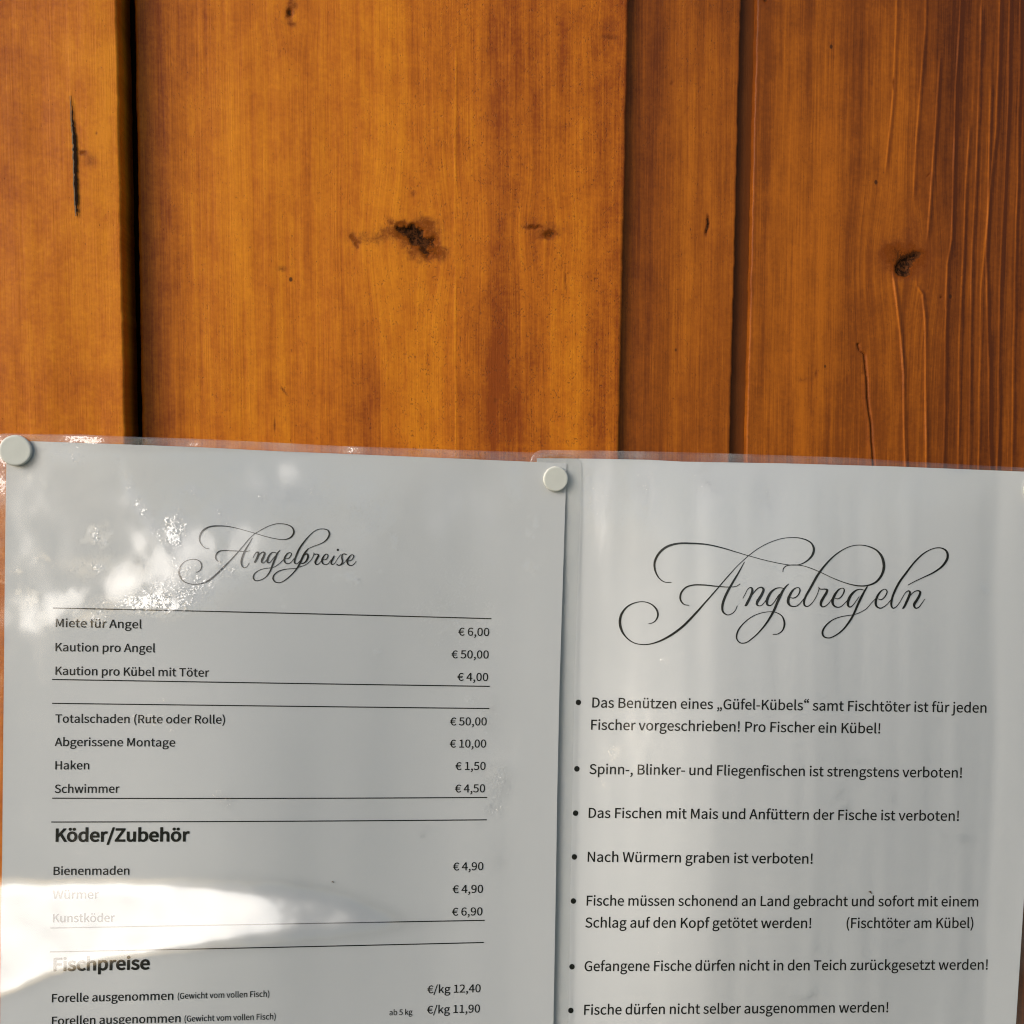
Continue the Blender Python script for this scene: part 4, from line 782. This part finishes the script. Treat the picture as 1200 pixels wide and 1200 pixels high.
FR = {'5': (700, 610, 5.4545), '6': (900, 610, 5.4545), 'a': (860, 670, 15), 'b': (910, 670, 15), 'c': (960, 670, 15), 'd': (1020, 670, 15),
      'P': (200, 600, 12), 'Q': (260, 600, 12), 'R': (330, 600, 12)}
REGELN = [
    ['5', (473, 395, 3), (430, 393, 5), (395, 368, 7), (370, 320, 10), (366, 270, 12), (390, 215, 13), (440, 170, 13), (510, 148, 11), (600, 146, 10), (700, 153, 8), (800, 175, 7),
     (900, 205, 5), (970, 226, 4), (1091, 258, 4), '6', (109, 280, 4), (165, 285, 4), (212, 278, 6), (255, 253, 9), (285, 218, 13), (293, 180, 13), (277, 145, 9), (240, 122, 7), (190, 110, 5),
     (140, 109, 4), (80, 117, 4), (0, 145, 4), '5', (1030, 178, 4), (970, 222, 4), (900, 285, 4), (830, 362, 6), (770, 432, 7), (700, 512, 9), (620, 602, 12), (540, 682, 13), (450, 745, 12), (370, 781, 8),
     (300, 793, 6), (230, 780, 6), (175, 735, 9), (147, 675, 15), (150, 610, 14), (190, 552, 9), (240, 526, 6), (295, 519, 5), (345, 535, 7), (378, 568, 10), (387, 605, 10), (372, 640, 7), (345, 657, 4), (328, 659, 3)],
    ['5', (940, 265, 3), (900, 338, 9), (860, 405, 12), (820, 480, 14), (800, 540, 14), (803, 582, 11), (830, 603, 6), (860, 595, 5), (883, 572, 4), (894, 545, 3)],
    ['5', (585, 542, 3), (555, 536, 6), (533, 510, 10), (533, 470, 11), (562, 430, 9), (610, 413, 8), (680, 412, 8), (760, 420, 7), (840, 425, 5), (888, 420, 4), (912, 405, 3)],
    ['a', (158, 465, 8), (200, 390, 10), (240, 312, 12), (280, 280, 16), (315, 287, 26), (325, 325, 36), (310, 390, 38), (280, 460, 40), (240, 540, 42), (212, 588, 34), (195, 597, 20)],
    ['a', (300, 440, 10), (345, 375, 16), (400, 310, 20), (450, 278, 18), (495, 278, 26), (520, 310, 36), (502, 375, 40), (455, 460, 44), (412, 530, 44), (405, 575, 32), (435, 598, 18), (485, 590, 14), (530, 545, 10), (560, 505, 8)],
    ['a', (880, 292, 12), (800, 282, 16), (730, 298, 22), (660, 352, 34), (605, 440, 42), (580, 525, 42), (592, 580, 32), (640, 595, 18), (700, 545, 14), (750, 470, 16), (800, 395, 16)],
    ['a', (965, 212, 8), (925, 250, 22), (870, 320, 34), (820, 415, 42), (770, 525, 42), (705, 680, 38), (645, 790, 34), (585, 885, 30), '5', (1050, 695, 9), (1000, 745, 7), (950, 780, 6), (915, 782, 6), (891, 755, 8),
     (897, 710, 9), (932, 660, 7), (990, 614, 5), (1050, 590, 4), (1100, 583, 4), (1140, 587, 5), (1180, 611, 7), (1196, 655, 11), (1185, 700, 8), (1155, 724, 5), (1122, 728, 3)],
    ['b', (240, 455, 10), (300, 462, 16), (350, 440, 18), (395, 385, 20), (412, 322, 22), (400, 287, 16), (360, 280, 14), (300, 312, 26), (245, 390, 38), (210, 470, 44), (205, 540, 42), (238, 592, 28), (290, 611, 18),
     (350, 603, 16), (410, 560, 14), (465, 490, 10), (490, 460, 8)],
    ['6', (95, 328, 4), (98, 308, 5), (115, 291, 5), (150, 284, 5), (210, 287, 4), (260, 300, 4), (330, 328, 4), (420, 370, 4), (500, 400, 5), (570, 416, 7), (630, 416, 8), (690, 393, 11), (728, 345, 14), (741, 290, 16),
     (727, 230, 14), (690, 187, 9), (630, 162, 6), (570, 157, 4), (510, 171, 5), (440, 212, 7), (380, 268, 10), (320, 345, 13), (272, 430, 13),
     'b', (505, 450, 34), (482, 535, 32), (492, 588, 26), (530, 611, 16), (580, 592, 14), (650, 515, 12), (700, 430, 12), (735, 345, 12), (745, 300, 12), (741, 268, 10)],
    ['b', (742, 272, 12), (755, 298, 18), (795, 306, 16), (850, 305, 18), (888, 320, 34), (878, 365, 38), (830, 445, 40), (785, 530, 42), (780, 585, 32), (808, 616, 20), (860, 603, 16), (920, 550, 12), (985, 460, 8)],
    ['c', (275, 465, 10), (330, 475, 16), (380, 445, 18), (420, 390, 20), (440, 330, 22), (430, 297, 16), (395, 289, 12), (340, 318, 24), (284, 390, 36), (245, 470, 40), (234, 540, 40), (262, 598, 28), (320, 624, 18), (380, 613, 14), (440, 560, 12), (490, 510, 8)],
    ['c', (785, 322, 12), (720, 308, 16), (660, 322, 22), (592, 372, 34), (535, 450, 42), (505, 540, 42), (510, 597, 34), (540, 620, 20), (590, 590, 14), (650, 510, 12), (700, 440, 10)],
    ['c', (845, 262, 20), (792, 350, 30), (735, 460, 38), (682, 570, 36), (622, 710, 32), (572, 810, 32), (520, 890, 30), '6', (480, 697, 9), (430, 735, 7), (390, 750, 6), (358, 742, 9), (348, 715, 11), (367, 675, 9),
     (410, 637, 6), (470, 614, 5), (545, 602, 4), (589, 587, 4), (629, 563, 4), (661, 527, 4), (695, 492, 4)],
    ['d', (135, 478, 10), (190, 490, 16), (240, 455, 18), (282, 390, 20), (292, 342, 20), (270, 312, 14), (235, 310, 12), (182, 345, 24), (126, 425, 34), (95, 510, 38), (98, 588, 34), (132, 628, 24), (185, 639, 18), (240, 613, 14), (300, 565, 12), (355, 500, 8)],
    ['6', (895, 412, 3), (940, 388, 5), (1000, 360, 6), (1070, 325, 9), (1120, 285, 12), (1148, 235, 14), (1140, 195, 11), (1105, 175, 6), (1060, 178, 5), (1000, 207, 7), (940, 262, 9), (885, 332, 11), 'd', (500, 200, 34), (400, 410, 34),
     (368, 535, 34), (372, 608, 28), (400, 640, 18), (440, 625, 14), (500, 560, 12), (560, 460, 12), (600, 390, 12), (640, 347, 14), (678, 338, 24), (695, 365, 34), (678, 430, 38), (640, 520, 38), (602, 600, 34), (578, 636, 28), (560, 642, 14)],
    ['d', (655, 480, 10), (730, 385, 14), (790, 342, 16), (848, 335, 22), (875, 358, 34), (862, 415, 38), (815, 500, 40), (772, 570, 42), (772, 612, 32), (800, 641, 20), (850, 623, 16), (900, 560, 12), (935, 510, 10), (958, 480, 6)],
]
PREISE = [
    ['P', (540, 518, 4), (490, 508, 8), (440, 465, 12), (408, 400, 18), (413, 335, 22), (450, 268, 24), (520, 218, 20), (600, 199, 18), (720, 196, 14), (830, 207, 12), (950, 233, 9), (1100, 275, 8), (1190, 300, 8),
     'Q', (600, 340, 8), (750, 375, 9), (850, 388, 10), (920, 380, 14), (985, 340, 20), (1012, 280, 22), (988, 217, 16), (930, 182, 12), (850, 165, 9), (770, 166, 9), (680, 189, 8), (600, 225, 8), (530, 265, 8), (460, 307, 9),
     (380, 382, 11), (300, 478, 12), (210, 582, 14), (100, 702, 18), 'P', (735, 787, 20), (650, 870, 22), (560, 948, 24), (470, 995, 16), (380, 1014, 10), (280, 1012, 10), (190, 978, 14), (135, 910, 22), (118, 850, 24), (128, 790, 20),
     (160, 732, 14), (220, 686, 10), (300, 666, 9), (370, 672, 12), (420, 706, 16), (436, 750, 18), (428, 800, 16), (400, 832, 10), (360, 848, 6)],
    ['Q', (430, 365, 6), (380, 450, 14), (332, 530, 20), (295, 620, 26), (275, 690, 26), (282, 750, 18), (310, 783, 12), (350, 770, 10), (385, 715, 8)],
    ['P', (700, 703, 5), (660, 688, 12), (634, 650, 20), (640, 600, 20), (680, 555, 16), (740, 542, 12), (850, 545, 12), (950, 549, 10), (1050, 555, 9), (1115, 545, 6)],
    ['Q', (438, 645, 6), (460, 600, 9), (485, 567, 12), (510, 567, 20), (512, 600, 26), (490, 660, 28), (465, 705, 26)],
    ['Q', (490, 655, 8), (540, 587, 12), (578, 563, 14), (600, 575, 24), (588, 625, 26), (562, 680, 28), (563, 710, 16), (585, 715, 10), (630, 670, 8)],
    ['Q', (765, 575, 10), (712, 568, 12), (668, 610, 22), (643, 665, 26), (643, 708, 20), (670, 712, 12), (720, 655, 9), (755, 612, 8)],
    ['Q', (815, 540, 10), (780, 582, 18), (750, 650, 24), (710, 750, 22), (670, 848, 18), (610, 920, 12), (530, 960, 10), (470, 963, 12), (443, 930, 18), (453, 880, 16), (510, 827, 10), (590, 797, 8), (680, 785, 8), (740, 770, 8), (800, 730, 8), (850, 685, 8), (885, 645, 6)],
    ['Q', (885, 655, 8), (930, 655, 12), (968, 615, 14), (978, 587, 14), (960, 571, 10), (925, 582, 16), (892, 625, 22), (878, 680, 24), (893, 714, 16), (930, 727, 10), (970, 708, 9), (1015, 655, 8)],
    ['R', (370, 517, 8), (430, 490, 8), (510, 460, 9), (590, 425, 12), (648, 370, 20), (672, 310, 22), (655, 262, 16), (610, 241, 10), (550, 238, 9), (480, 258, 10), (400, 322, 12), (322, 412, 18), (252, 512, 22), (203, 620, 24), (182, 688, 22), (188, 722, 14), (215, 728, 9), (260, 685, 8)],
    ['R', (372, 517, 14), (338, 560, 22), (302, 620, 26), (257, 720, 24), (210, 800, 18), (140, 880, 14), (60, 950, 12), 'Q', (840, 985, 10), (795, 993, 10), (750, 982, 14), (720, 940, 20), (733, 887, 16), (790, 837, 12), (880, 807, 10), (980, 797, 9), (1040, 792, 8),
     'R', (250, 773, 8), (330, 745, 8), (400, 690, 8), (440, 630, 8), (455, 585, 8)],
    ['R', (285, 650, 10), (330, 597, 14), (362, 592, 20), (370, 630, 24), (345, 688, 20), (305, 721, 14), (265, 720, 10)],
    ['R', (450, 573, 8), (462, 594, 12), (498, 592, 12), (518, 607, 22), (498, 652, 24), (473, 705, 24), (484, 734, 16), (510, 736, 10), (565, 680, 8)],
    ['R', (580, 670, 8), (620, 668, 12), (648, 630, 12), (648, 602, 12), (625, 591, 10), (592, 622, 18), (568, 680, 24), (578, 722, 16), (610, 738, 10), (650, 728, 9), (695, 670, 7)],
    ['R', (738, 618, 16), (712, 670, 22), (695, 712, 20), (710, 738, 12), (740, 725, 8), (790, 650, 7), (835, 597, 7)],
    ['R', (908, 597, 14), (880, 588, 12), (853, 600, 14), (847, 640, 20), (855, 690, 20), (840, 733, 18), (800, 749, 12), (775, 733, 14)],
    ['R', (830, 747, 8), (880, 712, 7), (925, 655, 7)],
    ['R', (930, 688, 8), (975, 680, 10), (1008, 640, 12), (1013, 612, 12), (985, 601, 10), (952, 630, 18), (923, 690, 24), (933, 733, 18), (970, 754, 12), (1010, 738, 9), (1050, 690, 6)],
]

# ---- sheet behind: the fishing rules
N2 = thing('laminated_rules_notice', 'right laminated white sheet with large script title Angelregeln above seven bullet points', 'notice')
paper2.mesh('paper', 120, 160, 0.0, PAPER, N2)
film2.mesh('laminating_film', 260, 300, 0.0003, FILM, N2,
           {'veil': veil2, 'crinkle': crinkle2, 'swell': lambda a, b: 0 * a, 'border': border_of(paper2, 2.0)}, 16, 0.00025)
script_on(REGELN, FR, depth2, N2)
C2 = 11.5
for s, a, b in [
    ("Das Benützen eines „Güfel-Kübels“ samt Fischtöter ist für jeden", (693.9, 829), (1156, 835.2)),
    ("Fischer vorgeschrieben! Pro Fischer ein Kübel!", (692.5, 855), (1031.5, 859.4)),
    ("Spinn-, Blinker- und Fliegenfischen ist strengstens verboten!", (690.6, 907), (1127.2, 911.3)),
    ("Das Fischen mit Mais und Anfüttern der Fische ist verboten!", (689.7, 958.3), (1123.7, 961.9)),
    ("Nach Würmern graben ist verboten!", (688.5, 1009.8), (952.2, 1012.1)),
    ("Fische müssen schonend an Land gebracht und sofort mit einem", (687.3, 1061.2), (1146.3, 1062.2)),
    ("Schlag auf den Kopf getötet werden!", (685.7, 1086.9), (950.6, 1087.6)),
    ("(Fischtöter am Kübel)", (991.9, 1087.5), (1140.5, 1087.4)),
    ("Gefangene Fische dürfen nicht in den Teich zurückgesetzt werden!", (684.8, 1138), (1157.5, 1136.2)),
    ("Fische dürfen nicht selber ausgenommen werden!", (684.3, 1189.1), (1040.9, 1186.2)),
]:
    text_on(s, a, b, C2, depth2, N2, 0.016, 0.03)
for x, y in ((677.8, 823.1), (676, 901), (674.5, 952.9), (673.1, 1004.2), (671.9, 1055.9), (670.3, 1132.9), (668.9, 1184.2)):
    q = np.linspace(0, 2 * math.pi, 20, endpoint=False)
    P = on_sheet(x + 3.2 * np.cos(q), y + 3.3 * np.sin(q), depth2, 0.00012)
    link('bullet_point', raw('bullet_point', P, [list(range(20))], False), INK, N2)

# ---- sheet in front: the price list
N1 = thing('laminated_price_notice', 'left laminated white price list titled Angelpreise with a bright glare across its lower left', 'notice')
paper1.mesh('paper', 120, 160, 0.0, PAPER, N1)
film1.mesh('laminating_film', 280, 400, 0.0003, FILM, N1,
           {'veil': veil1, 'crinkle': crinkle1, 'swell': swell1, 'border': border_of(paper1, 2.0)}, 16, 0.00025)
script_on(PREISE, FR, depth1, N1, dots=[('R', 790, 532, 17)], thin=0.65)
for s, a, b, c, wt in [
    ("Miete für Angel", (65.2, 734.6), (166, 736.4), 9.6, 0.014),
    ("Kaution pro Angel", (64.9, 763), (181.8, 764.4), 9.6, 0.014),
    ("Kaution pro Kübel mit Töter", (64.9, 790.8), (245, 793), 9.6, 0.014),
    ("Totalschaden (Rute oder Rolle)", (64.7, 846.8), (263.5, 848), 9.6, 0.014),
    ("Abgerissene Montage", (64, 874.2), (205.2, 874.8), 9.6, 0.014),
    ("Haken", (64.7, 901.6), (104.4, 901.6), 9.6, 0.014),
    ("Schwimmer", (64, 929.2), (140, 929), 9.6, 0.014),
    ("Köder/Zubehör", (65, 986), (222.2, 985.7), 14.6, 0.046),
    ("Bienenmaden", (62.6, 1025.4), (151.5, 1025), 9.6, 0.014),
    ("Würmer", (61.7, 1053.3), (115.8, 1052.9), 9.6, 0.014),
    ("Kunstköder", (62, 1080.8), (134.5, 1080.2), 9.6, 0.014),
    ("Fischpreise", (62.5, 1137.7), (175.5, 1135.6), 14.6, 0.046),
    ("Forelle ausgenommen", (60.7, 1174.6), (203, 1171.6), 9.6, 0.014),
    ("(Gewicht vom vollen Fisch)", (208, 1170.6), (315.5, 1168), 6.8, 0.014),
    ("Forellen ausgenommen", (60.7, 1201.2), (211.5, 1198), 9.6, 0.014),
    ("(Gewicht vom vollen Fisch)", (216, 1197.3), (323, 1194.5), 6.8, 0.014),
    ("€ 6,00", (537, 744.7), (573.3, 745.2), 9.2, 0.014),
    ("€ 50,00", (529, 771.3), (572.7, 771.6), 9.2, 0.014),
    ("€ 4,00", (536, 797.7), (572, 798), 9.2, 0.014),
    ("€ 50,00", (527.3, 850), (570.3, 850), 9.2, 0.014),
    ("€ 10,00", (527, 876), (569.6, 876), 9.2, 0.014),
    ("€ 1,50", (533.6, 902.3), (569, 902.2), 9.2, 0.014),
    ("€ 4,50", (533, 928.6), (568.4, 928.4), 9.2, 0.014),
    ("€ 4,90", (530.7, 1020), (566.4, 1019.6), 9.2, 0.014),
    ("€ 4,90", (530.3, 1046.6), (566, 1046.2), 9.2, 0.014),
    ("€ 6,90", (529.6, 1073), (565.3, 1072.6), 9.2, 0.014),
    ("€/kg 12,40", (500.7, 1164), (563.2, 1162.7), 9.2, 0.014),
    ("€/kg 11,90", (500.3, 1187.9), (562.4, 1186.4), 9.2, 0.014),
    ("ab 5 kg", (456.3, 1189.8), (483.3, 1189.1), 6.4, 0.014),
]:
    text_on(s, a, b, c, depth1, N1, wt)
for pts in ([(62, 712.5), (330, 718.4), (440, 721.3), (576, 725)], [(61, 796.2), (330, 800.6), (440, 802.4), (574, 804.3)],
            [(61, 824.2), (330, 827.5), (440, 828.8), (573.5, 830.3)], [(61, 935.4), (330, 935.6), (440, 935.2), (571, 934.5)],
            [(60, 963.3), (330, 962.6), (440, 961.5), (570.5, 960.8)], [(59, 1087.5), (330, 1082.8), (500, 1079.8), (568, 1078.5)],
            [(58.5, 1115.5), (350, 1109.6), (440, 1107.5), (567, 1104.5)]):
    rule_on(pts, depth1, N1)

# ------------------------------------------------------------------ push pins
def pin(px, py, surf, rad, label, tilt=(0, 0)):
    c = on_sheet(px, py, surf, 0.0004)
    o = thing('push_pin', label, 'push pin', c, 'white push pins holding the notices')
    # lathe about -Y: flat thin disc head with a rounded edge and a low dome
    prof = [(0.0, 0.00215), (0.40, 0.00213), (0.74, 0.00209), (0.80, 0.00211), (0.88, 0.00212), (0.935, 0.00202), (0.975, 0.0018), (0.996, 0.00145), (1.0, 0.0011), (0.985, 0.0007), (0.93, 0.00045), (0.80, 0.0002), (0.35, 0.00015)]
    n = 56; V, F = [], []
    for r, h in prof:
        for k in range(n):
            a = 2 * math.pi * k / n
            V.append((r * rad * math.cos(a), -h * 0.8, r * rad * math.sin(a)))
    for i in range(len(prof) - 1):
        for k in range(n): F.append([i * n + k, i * n + (k + 1) % n, (i + 1) * n + (k + 1) % n, (i + 1) * n + k])
    h_ = link('pin_head', raw('pin_head', V, F), PIN, o)
    V, F = [], []
    for y_, r in ((-0.0003, 0.0005), (0.006, 0.0005), (0.009, 0.00003)):
        for k in range(10): V.append((r * math.cos(k * math.pi / 5), y_, r * math.sin(k * math.pi / 5)))
    for i in range(2):
        for k in range(10): F.append([i * 10 + k, i * 10 + (k + 1) % 10, (i + 1) * 10 + (k + 1) % 10, (i + 1) * 10 + k])
    link('pin_needle', raw('pin_needle', V, F), STEEL, o)
    o.rotation_euler = (math.radians(tilt[0]), 0, math.radians(tilt[1]))
    return o
pin(19.5, 528, depth1, 0.0053, 'round white push pin at the upper left corner of the price list', (-2, 3))
pin(650.5, 561, depth1, 0.0048, 'round cream push pin where the two sheets overlap', (2, 2))
pin(1213, 573, depth2, 0.0056, 'white push pin cut off by the right edge of the photo', (0, -2))

# ------------------------------------------------------------------ specks of dirt stuck on the film
def speck(px, py, surf, r, label, ang):
    q = np.linspace(0, 2 * math.pi, 12, endpoint=False)
    rr = r * (1 + 0.35 * np.sin(q * 3 + ang))
    x = rr * np.cos(q) * 1.7; z = rr * np.sin(q) * 0.8
    X = px + x * math.cos(ang) - z * math.sin(ang); Z = py + x * math.sin(ang) + z * math.cos(ang)
    P = on_sheet(X, Z, surf, 0.0004); top = on_sheet(np.array([px]), np.array([py]), surf, 0.0008)
    V = np.concatenate([P, top]); F = [[i, (i + 1) % 12, 12] for i in range(12)]
    o = link('dirt_speck', raw('dirt_speck', V, F), DIRT)
    o['label'] = label; o['category'] = 'dirt speck'
speck(1020, 1045.5, depth2, 1.3, 'tiny brown speck on the rules sheet above the words und sofort', 0.6)
speck(390, 1033.5, depth1, 0.9, 'tiny brown speck on the price list above the end of the glare', 0.2)
